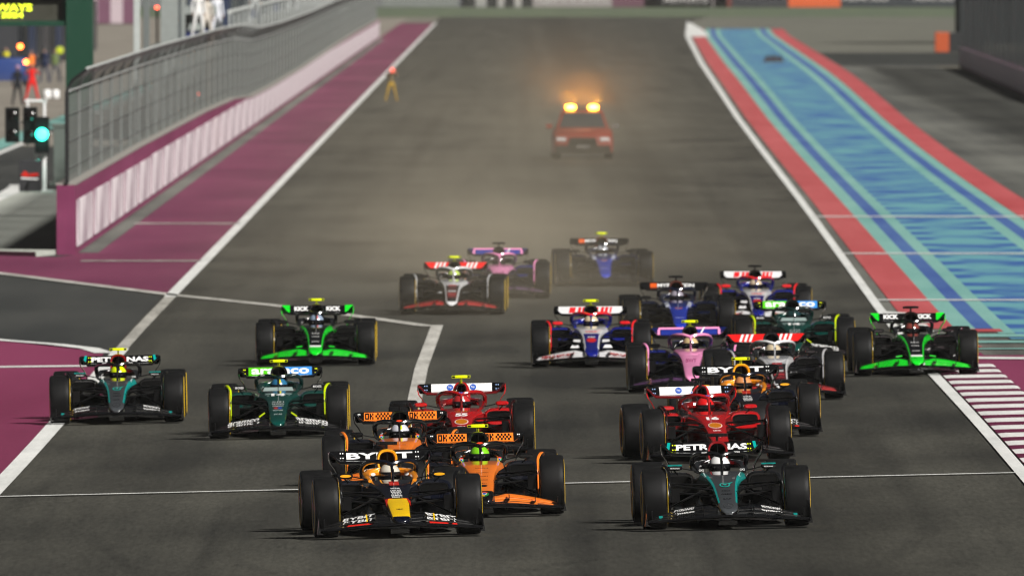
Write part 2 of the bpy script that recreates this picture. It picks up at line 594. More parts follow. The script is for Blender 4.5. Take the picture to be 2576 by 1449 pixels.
# coloured run-off on the right: red, teal and blue bands that follow the track edge
def bf(o):
    return lambda y: XR(y) + o * (1 + 0.28 * smooth((y - 650) / 800.0))
deck = gsheet('run_off', strip_mesh('run_off', bf(0.19), lambda y: 24.3, 409, 2060, 0, [16]), m_grey)
for nm, a, c, m, y0 in (('red_band', 0.40, 1.18, m_red, 440), ('teal_band', 1.18, 1.55, m_teal, 437), ('blue_stripe', 1.55, 1.88, m_blue, 440), ('teal_band', 1.88, 2.18, m_teal, 434),
                    ('teal_band', 4.36, 4.70, m_teal, 432), ('blue_stripe', 4.70, 5.05, m_blue, 434), ('teal_band', 5.05, 5.40, m_teal, 434), ('red_band', 5.42, 6.25, m_red, 436)):
    gsheet(nm, strip_mesh(nm, bf(a), bf(c), y0, 2000, 2), m, deck)
mid = strip_mesh('streaked_band', bf(2.18), bf(4.36), 431, 2000, 2)
uv = mid.uv_layers.new(name='UVMap')
for p in mid.polygons:
    for li in p.loop_indices:
        co = mid.vertices[mid.loops[li].vertex_index].co
        a, c = bf(2.18)(co.y), bf(4.36)(co.y)
        uv.data[li].uv = ((co.x - a) / (c - a), co.y / 100.0)
gsheet('streaked_band', mid, m_deck, deck)
# ragged ends of the bands and thin white lines over them
for (px0, px1, py, wd, m) in ((2432, 2520, 833, 3.2, m_red), (2420, 2640, 846, 3.4, m_teal), (2540, 2700, 853, 2.2, m_deck), (2400, 2660, 862, 2.4, m_teal), (2380, 2470, 874, 1.2, m_red), (2360, 2640, 880, 1.1, m_teal)):
    x0, y0 = g(px0, py); x1, _ = g(px1, py)
    gsheet('paint_patch', line_mesh('paint_patch', [(x0, y0), (x1, y0)], wd, 3), m, deck)
for py, px0 in ((547, 2040), (640, 2116), (757, 2206)):
    x0, y0 = g(px0, py); x1, y1 = g(2640, py)
    gsheet('white_line', line_mesh('white_line', [(x0, y0), (x1, y0)], 1.3 * (y0 / 500) ** 1.5, 4), m_white, deck)
gsheet('white_patch', poly_mesh('white_patch', [g(2222, 786), g(2290, 790), g(2312, 806), g(2232, 800)], 4), m_white, deck)
gsheet('white_patch', poly_mesh('white_patch', [g(2262, 815), g(2330, 818), g(2350, 838), g(2280, 836)], 4), m_white, deck)
gsheet('white_patch', poly_mesh('white_patch', [(XR(2000) - 0.3, 1960), (XR(1830) + 0.1, 1830), (XR(1830) + 1.9, 1835), (XR(2000) + 1.3, 2010), (XR(2150), 2190)], 4), m_white, deck)

# beyond the end of the straight
gsheet('grass', strip_mesh('grass', lambda y: -60, lambda y: 75, 2330, 2800, -1, [-16, 16]), m_grass)
gsheet('far_run_off', strip_mesh('far_run_off', lambda y: XR(y) + 0.3, lambda y: 80, 2060, 2330, -1, [16]), m_far)
gsheet('far_run_off', strip_mesh('far_run_off', lambda y: bf(6.3)(y), lambda y: 60, 1500, 2060, 1, [16, 24.3]), m_far)
gsheet('painted_shadow', strip_mesh('painted_shadow', lambda y: bf(6.35)(y), lambda y: 60, 1400, 1560, 2, [16, 24.3]), ground_mat('shadow_colour', alb('2f3130'), alb('3b3d3b'), streak=(0.3, 0.02)))  # shadow band across the run-off, painted as a darker strip

# tyre marks: thin rubber films on the asphalt
def rubber_mat(name, strength):
    m, t, b = new_mat(name)
    N, L = t.nodes, t.links
    tc = N.new('ShaderNodeTexCoord')
    mp = N.new('ShaderNodeMapping'); mp.inputs['Scale'].default_value = (5, 0.12, 1)
    L.new(tc.outputs['Object'], mp.inputs['Vector'])
    n = N.new('ShaderNodeTexNoise'); n.inputs['Scale'].default_value = 1.0; n.inputs['Detail'].default_value = 5
    L.new(mp.outputs[0], n.inputs['Vector'])
    sx = N.new('ShaderNodeSeparateXYZ'); L.new(tc.outputs['UV'], sx.inputs[0])
    def hump(out):
        a = N.new('ShaderNodeMath'); a.operation = 'MULTIPLY'; a.inputs[1].default_value = PI
        L.new(out, a.inputs[0])
        s = N.new('ShaderNodeMath'); s.operation = 'SINE'; L.new(a.outputs[0], s.inputs[0])
        return s.outputs[0]
    h = N.new('ShaderNodeMath'); h.operation = 'MULTIPLY'
    L.new(hump(sx.outputs['X']), h.inputs[0]); L.new(hump(sx.outputs['Y']), h.inputs[1])
    k = N.new('ShaderNodeMath'); k.operation = 'MULTIPLY'; L.new(h.outputs[0], k.inputs[0]); L.new(n.outputs['Fac'], k.inputs[1])
    r = N.new('ShaderNodeMath'); r.operation = 'MULTIPLY'; r.inputs[1].default_value = strength
    r.use_clamp = True
    L.new(k.outputs[0], r.inputs[0])
    b.inputs['Base Color'].default_value = (0.012, 0.012, 0.013, 1)
    b.inputs['Roughness'].default_value = 0.7
    L.new(r.outputs[0], b.inputs['Alpha'])
    return m
m_rub = rubber_mat('tyre_rubber_film', 0.26)
m_rub2 = rubber_mat('faint_rubber_film', 0.34)
def mark(pts, wd, m_rub=m_rub):
    me = line_mesh('tyre_mark', pts, wd, 2)
    uv = me.uv_layers.new(name='UVMap')
    k = len(me.vertices) // 2
    for p in me.polygons:
        for li in p.loop_indices:
            vi = me.loops[li].vertex_index
            uv.data[li].uv = (0.0 if vi < k else 1.0, (vi % k) / (k - 1))
    o = gsheet('tyre_mark', me, m_rub, track)
    o['kind'] = 'structure'
def arc(pp):
    return [g(*p) for p in pp]
mark(arc([(-60, 1345), (20, 1290), (90, 1240), (170, 1185), (240, 1140)]), 0.36)
mark(arc([(200, 1330), (245, 1365), (290, 1400), (340, 1440), (420, 1470)]), 0.30)
mark(arc([(470, 1445), (520, 1410), (540, 1370), (560, 1330)]), 0.34)
mark(arc([(560, 1380), (590, 1410), (650, 1435), (760, 1450)]), 0.34)
mark(arc([(1250, 1449), (1400, 1420), (1560, 1400)]), 0.5)
mark(arc([(2150, 1440), (2260, 1400), (2330, 1340), (2370, 1290)]), 0.4)
for x, a, c, wd in ((2.6, 560, 1250, 0.8), (4.4, 620, 1500, 0.9), (-3.2, 640, 1100, 0.7), (0.4, 700, 1300, 0.7), (5.3, 420, 800, 0.6), (3.4, 300, 560, 0.5), (-4.4, 300, 520, 0.5), (0.8, 240, 330, 0.5), (2.2, 240, 330, 0.4)):
    mark([(x, a), (x + 0.1, (a + c) / 2), (x + 0.35, c)], wd, m_rub2)

# ------------------------------------------------------------------ pit wall with advertising panels
m_wall = ground_mat('maroon_wall_paint', alb('742f52'), alb('884064'), rough=0.55, grain=0.08, streak=(0.5, 0.05))
m_cap = paint('8f8b86', 0.7, 0.3)
WX0, WX1 = -10.28, -9.86
TOP = [(546, 1.57), (640, 1.62), (780, 1.60), (860, 1.50), (920, 1.20), (1000, 1.14), (1150, 1.16), (1300, 1.28), (1500, 1.38), (1800, 1.40)]
wys = [546, 560, 580, 600, 620, 640, 700, 740, 780, 820, 860, 890, 920, 960, 1000, 1080, 1150, 1220, 1300, 1400, 1500, 1600, 1700, 1800]
b = MB()
b.loft([[(WX0, y, 0), (WX1, y, 0), (WX1, y, lerp_tab(TOP, y)), (WX0, y, lerp_tab(TOP, y))] for y in wys])
pw = obj('pit_wall', b.mesh('pit_wall', smooth_angle=20), m_wall)
tag(pw, 'long maroon pit wall with white advert panels left of the straight', 'wall')
b = MB()
b.loft([[(WX0 - 0.02, y, lerp_tab(TOP, y) + 0.002), (WX1 + 0.02, y, lerp_tab(TOP, y) + 0.002), (WX1 + 0.02, y, lerp_tab(TOP, y) + 0.05), (WX0 - 0.02, y, lerp_tab(TOP, y) + 0.05)] for y in wys])
obj('wall_cap', b.mesh('wall_cap', smooth_angle=20), m_cap, pw)
def panel_mat():
    m, t, b = new_mat('white_advert_panel')
    N, L = t.nodes, t.links
    tc = N.new('ShaderNodeTexCoord')
    mp = N.new('ShaderNodeMapping'); mp.inputs['Scale'].default_value = (1, 0.42, 0.55)
    L.new(tc.outputs['Object'], mp.inputs['Vector'])
    n = N.new('ShaderNodeTexNoise'); n.inputs['Scale'].default_value = 1.0; n.inputs['Detail'].default_value = 3
    L.new(mp.outputs[0], n.inputs['Vector'])
    r = N.new('ShaderNodeMapRange'); r.inputs['From Min'].default_value = 0.38; r.inputs['From Max'].default_value = 0.60
    L.new(n.outputs['Fac'], r.inputs['Value'])
    mx = N.new('ShaderNodeMix'); mx.data_type = 'RGBA'
    mx.inputs['A'].default_value = (*alb('a08c98'), 1); mx.inputs['B'].default_value = (*alb('f0e8ec'), 1)
    L.new(r.outputs[0], mx.inputs['Factor']); L.new(mx.outputs['Result'], b.inputs['Base Color'])
    b.inputs['Roughness'].default_value = 0.6
    return m
m_panel = panel_mat()
y = 547.5
while y < 1780:
    y1 = min(y + 19.2, 1795)
    top = min(1.25 if y > 640 else 1.22, lerp_tab(TOP, y1) - 0.03)
    b = MB()
    b.box((WX1 + 0.02, 0, 0), (0.036, y1 - y, top - 0.17))
    obj('advert_panel', b.mesh('advert_panel', smooth_angle=0), m_panel, pw, (0, (y + y1) / 2, (top + 0.17) / 2))
    y += 22.6 if y < 900 else 20.6

# debris fence on top of the wall
def net_mat(name, col, alpha):
    m, t, b = new_mat(name)
    N, L = t.nodes, t.links
    tc = N.new('ShaderNodeTexCoord')
    n = N.new('ShaderNodeTexNoise'); n.inputs['Scale'].default_value = 0.12; n.inputs['Detail'].default_value = 5
    L.new(tc.outputs['Object'], n.inputs['Vector'])
    r = N.new('ShaderNodeMapRange'); r.inputs['From Min'].default_value = 0.3; r.inputs['From Max'].default_value = 0.7
    r.inputs['To Min'].default_value = alpha - 0.12; r.inputs['To Max'].default_value = alpha + 0.10
    L.new(n.outputs['Fac'], r.inputs['Value']); L.new(r.outputs[0], b.inputs['Alpha'])
    b.inputs['Base Color'].default_value = (*alb(col), 1)
    b.inputs['Roughness'].default_value = 0.5
    return m
m_net = net_mat('steel_mesh', '7e827f', 0.63)
m_steel = paint('9a9d9b', 0.45, 0.5, 0.3)
m_dark = paint('1a1c1d', 0.5)
m_cab = paint('727674', 0.5)
fence = thing('debris_fence', 'tall grey steel mesh fence standing on the maroon pit wall', 'fence', (-10.05, 546, 0))
BAY = 15.0
pb = MB()
pb.box((0, 0, 2.66), (0.09, 0.09, 2.08)).tube([(0, 0, 3.7), (0.12, 0, 3.95), (0.45, 0, 4.2)], 0.04, n=6)
post_me = pb.mesh('fence_post')
nb = MB()
nb.add([(0, 0, 1.6), (0, BAY, 1.6), (0, BAY, 3.7), (0, 0, 3.7), (0.12, BAY, 3.95), (0.12, 0, 3.95), (0.45, BAY, 4.2), (0.45, 0, 4.2)], [(0, 1, 2, 3), (3, 2, 4, 5), (5, 4, 6, 7)])
net_me = nb.mesh('mesh_panel', smooth_angle=0)
for z, x in ((1.7, 0.02), (2.35, 0.02), (3.0, 0.02), (3.7, 0.02), (4.2, 0.45)):
    pass
cb = MB()
for z, x in ((1.95, 0.03), (2.55, 0.03), (3.15, 0.03)):
    cb.tube([(x, 0.05, z), (x, BAY - 0.05, z)], 0.012, n=5)
cab_me = cb.mesh('fence_cable')
rail_me = [MB().tube([(x, 0.05, z), (x, BAY - 0.05, z)], 0.035, n=6).mesh('top_rail') for z, x in ((3.7, 0.05), (4.2, 0.45))]
m_rail = paint('b8bcba', 0.45)
for i in range(84):
    y = BAY * i
    zo = lerp_tab(TOP, 546 + y) - 1.57
    obj('fence_post', post_me, m_dark if i == 0 else m_cab, fence, (0, y, zo if i else -0.02))
    if i < 83:
        o = obj('mesh_panel', net_me, m_net, fence, (0, y, zo))
        obj('fence_cable', cab_me, m_cab, o)
        for rm in rail_me:
            obj('top_rail', rm, m_rail, o)

# ================================================================== RACING CARS
# car space: front axle at the origin, nose towards -y, x to the right as seen from the front, metres
m_tyre = None
def tyre_mat():
    m, t, b = new_mat('tyre_rubber')
    N, L = t.nodes, t.links
    tc = N.new('ShaderNodeTexCoord')
    n = N.new('ShaderNodeTexNoise'); n.inputs['Scale'].default_value = 9; n.inputs['Detail'].default_value = 5
    L.new(tc.outputs['Object'], n.inputs['Vector'])
    r = N.new('ShaderNodeValToRGB')
    r.color_ramp.elements[0].position = 0.3; r.color_ramp.elements[0].color = (0.0045, 0.0047, 0.005, 1)
    r.color_ramp.elements[1].position = 0.75; r.color_ramp.elements[1].color = (0.010, 0.010, 0.0105, 1)
    L.new(n.outputs['Fac'], r.inputs[0]); L.new(r.outputs[0], b.inputs['Base Color'])
    b.inputs['Roughness'].default_value = 0.52
    b.inputs['Specular IOR Level'].default_value = 0.13
    return m
m_tyre = tyre_mat()
m_wallrub = paint((0.008, 0.008, 0.009), 0.25, 0.9, coat=0.8, crough=0.07)
m_carbon = paint((0.004, 0.004, 0.0045), 0.20, 0.9, coat=1.0, crough=0.035)
m_carbonm = paint((0.005, 0.005, 0.0055), 0.30, 0.35)
m_hole = paint((0.003, 0.003, 0.003), 0.8, 0.1)
m_rim = paint((0.03, 0.03, 0.032), 0.25, 0.7, 0.5)
m_yel = paint('e6bc10', 0.4)
m_neon = paint((0.80, 0.92, 0.0), 0.35)
m_wh = paint((0.80, 0.80, 0.80), 0.35)
m_chrome = paint((0.6, 0.6, 0.6), 0.15, 0.6, 0.9)
m_skin = paint((0.35, 0.2, 0.14), 0.6)

ST = [  # nose and tub: y, top, bottom, half width at the shoulder, half width below, zone
    (-1.135, 0.200, 0.172, 0.040, 0.030, 0), (-1.10, 0.232, 0.148, 0.080, 0.058, 0), (-1.03, 0.258, 0.138, 0.107, 0.078, 1),
    (-0.75, 0.320, 0.160, 0.120, 0.086, 2), (-0.16, 0.448, 0.23, 0.142, 0.096, 3), (0.06, 0.492, 0.255, 0.152, 0.10, 3), (0.30, 0.540, 0.27, 0.172, 0.12, 4),
    (0.62, 0.600, 0.27, 0.212, 0.15, 4), (0.93, 0.648, 0.25, 0.285, 0.20, 5), (1.02, 0.600, 0.24, 0.305, 0.22, 5), (1.9, 0.59, 0.20, 0.335, 0.26, 5), (2.5, 0.56, 0.18, 0.30, 0.24, 5)]
HALF = [(0, 0, 0), (0.45, 0, 1), (0.78, 0.015, 1), (0.93, 0.07, 1), (1.0, 0.22, 1), (0.97, 0.50, 1), (1.0, 0.86, 2), (0.7, 1.0, 2), (0, 1.0, 2)]
SEG = ['t', 't', 'e', 'e', 's', 's', 's', 's']
def nose_ring(st):
    y, zt, zb, wt, wb, _ = st
    h = zt - zb
    half = []
    for fx, fz, kind in HALF:
        wd = wt if kind < 2 else wb
        half.append((fx * wd, y, zt - fz * h))
    return half + [(-x, yy, z) for x, yy, z in reversed(half[1:-1])]
def nose_zone(i, j):
    seg = SEG[j] if j < 8 else SEG[15 - j]
    z = ST[i][5] if i < len(ST) else 5
    return z * 3 + {'t': 0, 'e': 1, 's': 2}[seg]
def nose_z(y):
    for a, b in zip(ST, ST[1:]):
        if y <= b[0]:
            k = (y - a[0]) / (b[0] - a[0])
            return a[1] + (b[1] - a[1]) * k, math.degrees(math.atan2(b[1] - a[1], b[0] - a[0]))
    return ST[-1][1], 0

G = {}
b = MB(); b.loft([nose_ring(s) for s in ST], nose_zone)
G['monocoque'] = b.mesh('monocoque', 18, 40)

# headrest and cockpit rim
b = MB()
pts = [(-0.265, 1.0, 0.635), (-0.285, 1.3, 0.655), (-0.285, 1.7, 0.685), (-0.25, 2.0, 0.705), (-0.15, 2.16, 0.71), (0, 2.2, 0.71), (0.15, 2.16, 0.71), (0.25, 2.0, 0.705), (0.285, 1.7, 0.685), (0.285, 1.3, 0.655), (0.265, 1.0, 0.635)]
b.tube(pts, [0.025, 0.04, 0.052, 0.062, 0.065, 0.065, 0.065, 0.062, 0.052, 0.04, 0.025], [0.02, 0.032, 0.042, 0.05, 0.055, 0.055, 0.055, 0.05, 0.042, 0.032, 0.02], n=10)
G['headrest'] = b.mesh('headrest')

# halo: hoop plus centre pillar; slot 0 hoop, slot 1 crown of the hoop
b = MB()
hp = [(-0.315, 2.05, 0.67), (-0.325, 1.92, 0.735), (-0.325, 1.78, 0.785), (-0.310, 1.60, 0.820), (-0.27, 1.42, 0.848), (-0.20, 1.28, 0.862), (-0.11, 1.20, 0.860), (-0.045, 1.165, 0.842), (0, 1.155, 0.828)]
hp = hp + [(-x, y, z) for x, y, z in reversed(hp[:-1])]
n_h = len(hp)
b.tube(hp, 0.030, 0.027, n=10)
for q in range(len(b.m)):
    i = q // 10
    if 3 <= i <= n_h - 5:
        b.m[q] = 1
b.tube([(0, 1.16, 0.835), (0, 1.10, 0.79), (0, 1.02, 0.70), (0, 0.94, 0.625)], [0.028, 0.016, 0.014, 0.022], [0.02, 0.03, 0.035, 0.04], n=8, mi=0)
G['halo'] = b.mesh('halo', 2)

# airbox: rounded frame with a deep dark mouth
def rrect(hw, z0, z1, y, n=20, p=2.6, top=1.0):
    out = []
    zc, hh = (z0 + z1) / 2, (z1 - z0) / 2
    for k in range(n):
        a = 2 * PI * k / n
        c, s = math.cos(a), math.sin(a)
        x = hw * (abs(c) ** (2 / p)) * (1 if c >= 0 else -1)
        z = hh * (abs(s) ** (2 / p)) * (1 if s >= 0 else -1)
        if z > 0:
            x *= top
        out.append((x, y, zc + z))
    return out
b = MB()
b.loft([rrect(0.126, 0.70, 0.985, 2.34), rrect(0.126, 0.70, 0.985, 2.22), rrect(0.118, 0.71, 0.976, 2.20), rrect(0.098, 0.722, 0.955, 2.205), rrect(0.09, 0.73, 0.945, 2.32)], 0, caps=False)
b.loft([rrect(0.09, 0.73, 0.945, 2.32), rrect(0.07, 0.75, 0.91, 2.6)], 1)
b.tube([(0, 2.21, 0.73), (0, 2.23, 0.95)], 0.006, 0.02, n=6, mi=1)
G['airbox'] = b.mesh('airbox', 2)
b = MB()
b.loft([rrect(0.124, 0.55, 0.982, 2.342), rrect(0.122, 0.50, 0.975, 2.7), rrect(0.11, 0.40, 0.93, 3.2), rrect(0.07, 0.35, 0.80, 3.8), rrect(0.03, 0.33, 0.66, 4.4)])
b.loft([rrect(0.30, 0.15, 0.56, 2.45), rrect(0.26, 0.13, 0.52, 3.0), rrect(0.16, 0.12, 0.42, 3.6), rrect(0.09, 0.15, 0.36, 4.2)])
G['engine_cover'] = b.mesh('engine_cover')

# sidepod, right-hand one; mirrored for the other side
def pod(s):
    b = MB()
    rings = []
    for y, x0, x1, z0, z1 in ((1.42, 0.33, 0.70, 0.40, 0.615), (1.5, 0.31, 0.735, 0.34, 0.635), (1.9, 0.28, 0.75, 0.24, 0.63), (2.5, 0.25, 0.72, 0.18, 0.58), (3.1, 0.2, 0.55, 0.14, 0.45), (3.7, 0.12, 0.26, 0.13, 0.34)):
        c = (x0 + x1) / 2; hw = (x1 - x0) / 2
        rings.append([(s * (c + x), yy, z) for x, yy, z in rrect(hw, z0, z1, y, 16, 3.2)])
    b.loft(rings)
    return b.mesh('sidepod')
def inlet(s):
    b = MB()
    def ring(hw, hz, y):
        return [(s * (0.52 + x), yy, z) for x, yy, z in rrect(hw, 0.525 - hz, 0.525 + hz, y, 14, 4)]
    b.loft([ring(0.165, 0.062, 1.413), ring(0.17, 0.066, 1.405), ring(0.155, 0.052, 1.405), ring(0.15, 0.05, 1.412)])
    return b.mesh('inlet')
G['pod'] = {s: pod(s) for s in (-1, 1)}
G['inlet'] = {s: inlet(s) for s in (-1, 1)}

# floor, with the fences at its front edge
b = MB()
b.loft([[(-w_, y, z), (w_, y, z), (w_, y, z + 0.03), (-w_, y, z + 0.03)] for y, w_, z in ((0.75, 0.30, 0.075), (1.0, 0.50, 0.05), (1.35, 0.72, 0.04), (2.0, 0.79, 0.035), (3.2, 0.75, 0.035), (3.9, 0.45, 0.06))])
b.box((0, 0.3, 0.07), (0.22, 1.9, 0.05))
G['floor'] = b.mesh('floor')
def fence_part(s, k):
    b = MB()
    x = 0.30 + 0.12 * k
    b.loft([[(s * (x - 0.006), 0.80 + 0.13 * k, 0.05), (s * (x + 0.006), 0.80 + 0.13 * k, 0.05), (s * (x + 0.03), 0.85 + 0.13 * k, 0.30 - 0.03 * k), (s * (x + 0.018), 0.85 + 0.13 * k, 0.30 - 0.03 * k)],
            [(s * (x + 0.03), 1.4, 0.05), (s * (x + 0.042), 1.4, 0.05), (s * (x + 0.05), 1.4, 0.26), (s * (x + 0.038), 1.4, 0.26)]])
    return b.mesh('floor_fence', smooth_angle=0)
G['fence'] = {(s, k): fence_part(s, k) for s in (-1, 1) for k in range(4)}

# front wing: a bowed main plane, three flaps each side, curled endplates
def main_z(x):
    a = abs(x)
    return 0.158 - 0.012 * smooth(a / 0.25) - 0.045 * smooth((a - 0.25) / 0.7)
b = MB()
xs = [-0.97 + 1.94 * i / 24 for i in range(25)]
rings = []
for x in xs:
    a = abs(x); z = main_z(x); sw = 0.20 * a
    rings.append([(x, -1.24 + sw, z), (x, -1.22 + sw, z + 0.022), (x, -1.08 + sw, z + 0.026), (x, -0.95 + sw, z + 0.018), (x, -1.08 + sw, z - 0.002), (x, -1.21 + sw, z - 0.012)])
b.loft(rings)
G['front_wing'] = b.mesh('front_wing', 1, 50)
def W(x, k, v):                     # point on flap k (0 lowest), v 0 leading .. 1 trailing edge
    s = 1 if x > 0 else -1
    u = (abs(x) - 0.125) / 0.82
    hump = smooth(u / 0.22) * 0.35 + 0.65
    zf = (0.168 + 0.046 * k * hump) * (1 - u) + (0.112 + 0.013 * k) * u + 0.020 * math.sin(PI * min(1, u)) * (0.4 + 0.3 * k)
    dz = (0.038 * hump) * (1 - u) + 0.010 * u
    yf = -1.10 + 0.115 * k + 0.20 * abs(x)
    return Vector((x, yf + 0.115 * v, zf + dz * (v ** 0.85)))
def flap(s, k):
    b = MB()
    us = [0.125 + (0.82 - 0.03 * k) * i / 16 for i in range(17)]
    b.sheet([[W(s * x, k, v) for x in us] for v in (0, 0.25, 0.5, 0.75, 1.0)], 0.007)
    return b.mesh('wing_flap', 1, 50)
G['flap'] = {(s, k): flap(s, k) for s in (-1, 1) for k in range(3)}
def f_endplate(s):
    b = MB()
    rows = []
    for y, x0, x1, zt in ((-1.05, 0.962, 0.975, 0.115), (-0.98, 0.967, 0.985, 0.17), (-0.85, 0.967, 0.985, 0.25), (-0.68, 0.955, 0.975, 0.315), (-0.52, 0.94, 0.955, 0.33)):
        rows.append([(s * x0, y, zt), (s * (x0 + 0.010), y, zt + 0.002), (s * (x1 + 0.008), y, 0.09), (s * (x1 + 0.014), y, 0.062), (s * (x1 - 0.05), y, 0.060), (s * (x1 - 0.01), y, 0.085)])
    b.loft(rows)
    return b.mesh('endplate', 1, 50)
G['fend'] = {s: f_endplate(s) for s in (-1, 1)}
def strake(s, k):
    b = MB()
    c, d = (((s * 0.90, -0.80, 0.19), (0.012, 0.14, 0.09)), ((s * 0.30, -0.96, 0.24), (0.008, 0.24, 0.07)), ((s * 0.62, -0.93, 0.205), (0.008, 0.20, 0.06)))[k]
    b.box(c, d)
    return b.mesh('flap_bracket', 1, 0)
G['strake'] = {(s, k): strake(s, k) for s in (-1, 1) for k in range(3)}

# rear wing
def rw_bottom(x):
    a = abs(x)
    return 0.775 + 0.012 * (a / 0.5) ** 2 + 0.10 * smooth((a - 0.48) / 0.12)
b = MB()
xs = [-0.605 + 1.21 * i / 30 for i in range(31)]
rings = []
for x in xs:
    z = rw_bottom(x)
    rings.append([(x, 4.00, z), (x, 4.03, z + 0.022), (x, 4.12, z + 0.035), (x, 4.22, z + 0.03), (x, 4.12, z + 0.006), (x, 4.03, z - 0.012)])
b.loft(rings)
G['rear_wing'] = b.mesh('rear_wing', 1, 50)
TN = Vector((0, 0.14, 0.125)).normalized()
NN = Vector((0, -0.125, 0.14)).normalized()
F_TILT = math.degrees(math.atan2(0.14, 0.125))
def F(x, v, off=0.0):               # point on the front face of the upper flap
    p = Vector((x, 4.16, 0.803)) + Vector((0, 0.14, 0.125)) * v + NN * off
    return p
def rflap():
    b = MB()
    rings = []
    for x in [-0.60, -0.59, -0.57, -0.4, 0, 0.4, 0.57, 0.59, 0.60]:
        a = abs(x)
        lo = 0.0 if a < 0.58 else (0.15 if a < 0.595 else 0.4)
        hi = 1.0 if a < 0.58 else (0.97 if a < 0.595 else 0.85)
        rings.append([F(x, lo), F(x, (lo + hi) / 2, 0.006), F(x, hi), F(x, hi, -0.012), F(x, lo, -0.014)])
    b.loft(rings)
    return b.mesh('wing_flap', 1, 50)
G['rflap'] = rflap()
def r_endplate(s):
    b = MB()
    rows = []
    for z, x, y0, y1 in ((0.91, 0.612, 4.12, 4.42), (0.84, 0.615, 4.02, 4.44), (0.78, 0.600, 3.98, 4.44), (0.72, 0.555, 4.0, 4.42), (0.64, 0.515, 4.05, 4.40), (0.50, 0.49, 4.1, 4.38), (0.36, 0.47, 4.12, 4.36)):
        rows.append([(s * (x - 0.012), y0, z), (s * x, y0, z), (s * x, y1, z), (s * (x - 0.012), y1, z)])
    b.loft(rows)
    return b.mesh('endplate', 1, 50)
G['rend'] = {s: r_endplate(s) for s in (-1, 1)}
b = MB()
b.loft([[(x, 4.05, z), (x, 4.1, z + 0.025), (x, 4.28, z + 0.06), (x, 4.1, z + 0.0)] for x, z in ((-0.48, 0.46), (-0.25, 0.43), (0, 0.42), (0.25, 0.43), (0.48, 0.46))])
b.tube([(0, 4.1, 0.35), (0, 4.15, 0.6), (0, 4.12, 0.78)], 0.02, 0.06, n=8)
G['beam'] = b.mesh('beam_wing', 1, 50)

# wheels
def wheel(wd, s):
    h = wd / 2
    b = MB()
    prof = [(-0.90, .225), (-0.99, .25), (-1.0, .285), (-0.985, .318), (-0.955, .338), (-0.90, .350), (-0.82, .357), (-0.5, .361), (0, .362), (0.5, .361), (0.82, .357), (0.90, .350), (0.955, .338), (0.985, .318), (1.0, .285), (0.99, .25), (0.90, .225)]
    n0 = 44
    rings = [[(x * h, r * math.cos(2 * PI * k / n0), r * math.sin(2 * PI * k / n0)) for k in range(n0)] for x, r in prof]
    b.loft(rings, lambda i, j: 0 if 5 <= i <= 10 else 1, caps=False)
    return b.mesh('wheel', 2, 60)
def rim(wd, s):
    h = wd / 2
    b = MB()
    b.lathe_x([(s * h * 0.80, 0.0), (s * h * 0.92, 0.06), (s * h * 0.90, 0.10), (s * h * 0.84, 0.19), (s * h * 0.95, 0.226), (s * h * 0.90, 0.232), (s * h * 0.6, 0.226)], 28)
    b.lathe_x([(-s * h * 0.5, 0.224), (-s * h * 0.9, 0.226), (-s * h * 0.92, 0.232)], 28)
    b.lathe_x([(-s * h * 0.55, 0.0), (-s * h * 0.55, 0.222)], 28)
    return b.mesh('rim', 1, 40)
def band(wd, s):
    h = wd / 2
    b = MB()
    b.lathe_x([(s * (h * 0.99 + 0.001), .262), (s * (h * 1.0 + 0.004), .280), (s * (h * 0.99 + 0.004), .300), (s * (h * 0.985 + 0.001), .310)], 44)
    return b.mesh('sidewall_band', 1, 60)
WD = {'f': 0.305, 'r': 0.395}
G['wheel'] = {(a, s): wheel(WD[a], s) for a in 'fr' for s in (-1, 1)}
G['rim'] = {(a, s): rim(WD[a], s) for a in 'fr' for s in (-1, 1)}
G['band'] = {(a, s): band(WD[a], s) for a in 'fr' for s in (-1, 1)}
def fin(s):
    b = MB()
    pts, ra = [], []
    for i in range(15):
        th = R(-5 + 118 * i / 14)
        x = 0.672 + 0.075 * smooth((math.degrees(th) - 45) / 60)
        rr = 0.385 + 0.012 * math.sin(th)
        pts.append((s * x, -rr * math.cos(th), 0.36 + rr * math.sin(th)))
        ra.append(0.010 + 0.012 * smooth((math.degrees(th) - 20) / 60))
    b.tube(pts, ra, 0.012, n=6)
    b.tube([(s * 0.675, -0.30, 0.30), (s * 0.675, -0.05, 0.42)], 0.007, 0.05, n=6)
    return b.mesh('wheel_fin')
G['fin'] = {s: fin(s) for s in (-1, 1)}
def duct(s):
    b = MB()
    b.lathe_x([(s * 0.655, 0.02), (s * 0.655, 0.19), (s * 0.70, 0.215), (s * 0.76, 0.215)], 24, c=(0, 0, 0.36))
    b.box((s * 0.60, -0.16, 0.40), (0.10, 0.12, 0.16))
    return b.mesh('brake_duct')
G['duct'] = {s: duct(s) for s in (-1, 1)}
ARMS = [((0.155, -0.22, 0.455), (0.685, -0.02, 0.525)), ((0.20, 0.45, 0.50), (0.685, 0.05, 0.535)), ((0.12, -0.38, 0.245), (0.685, -0.03, 0.205)),
        ((0.16, 0.40, 0.27), (0.685, 0.05, 0.21)), ((0.17, 0.18, 0.485), (0.66, 0.03, 0.255)), ((0.14, -0.15, 0.385), (0.69, -0.10, 0.44))]
def arm(s, k):
    a, c = ARMS[k]
    b = MB()
    b.tube([(s * a[0], a[1], a[2]), (s * (a[0] + c[0]) / 2, (a[1] + c[1]) / 2, (a[2] + c[2]) / 2), (s * c[0], c[1], c[2])], [0.040, 0.030, 0.026] if k < 4 else 0.020, [0.013, 0.011, 0.010] if k < 4 else 0.012, n=8)
    return b.mesh('suspension_arm')
G['arm'] = {(s, k): arm(s, k) for s in (-1, 1) for k in range(6)}
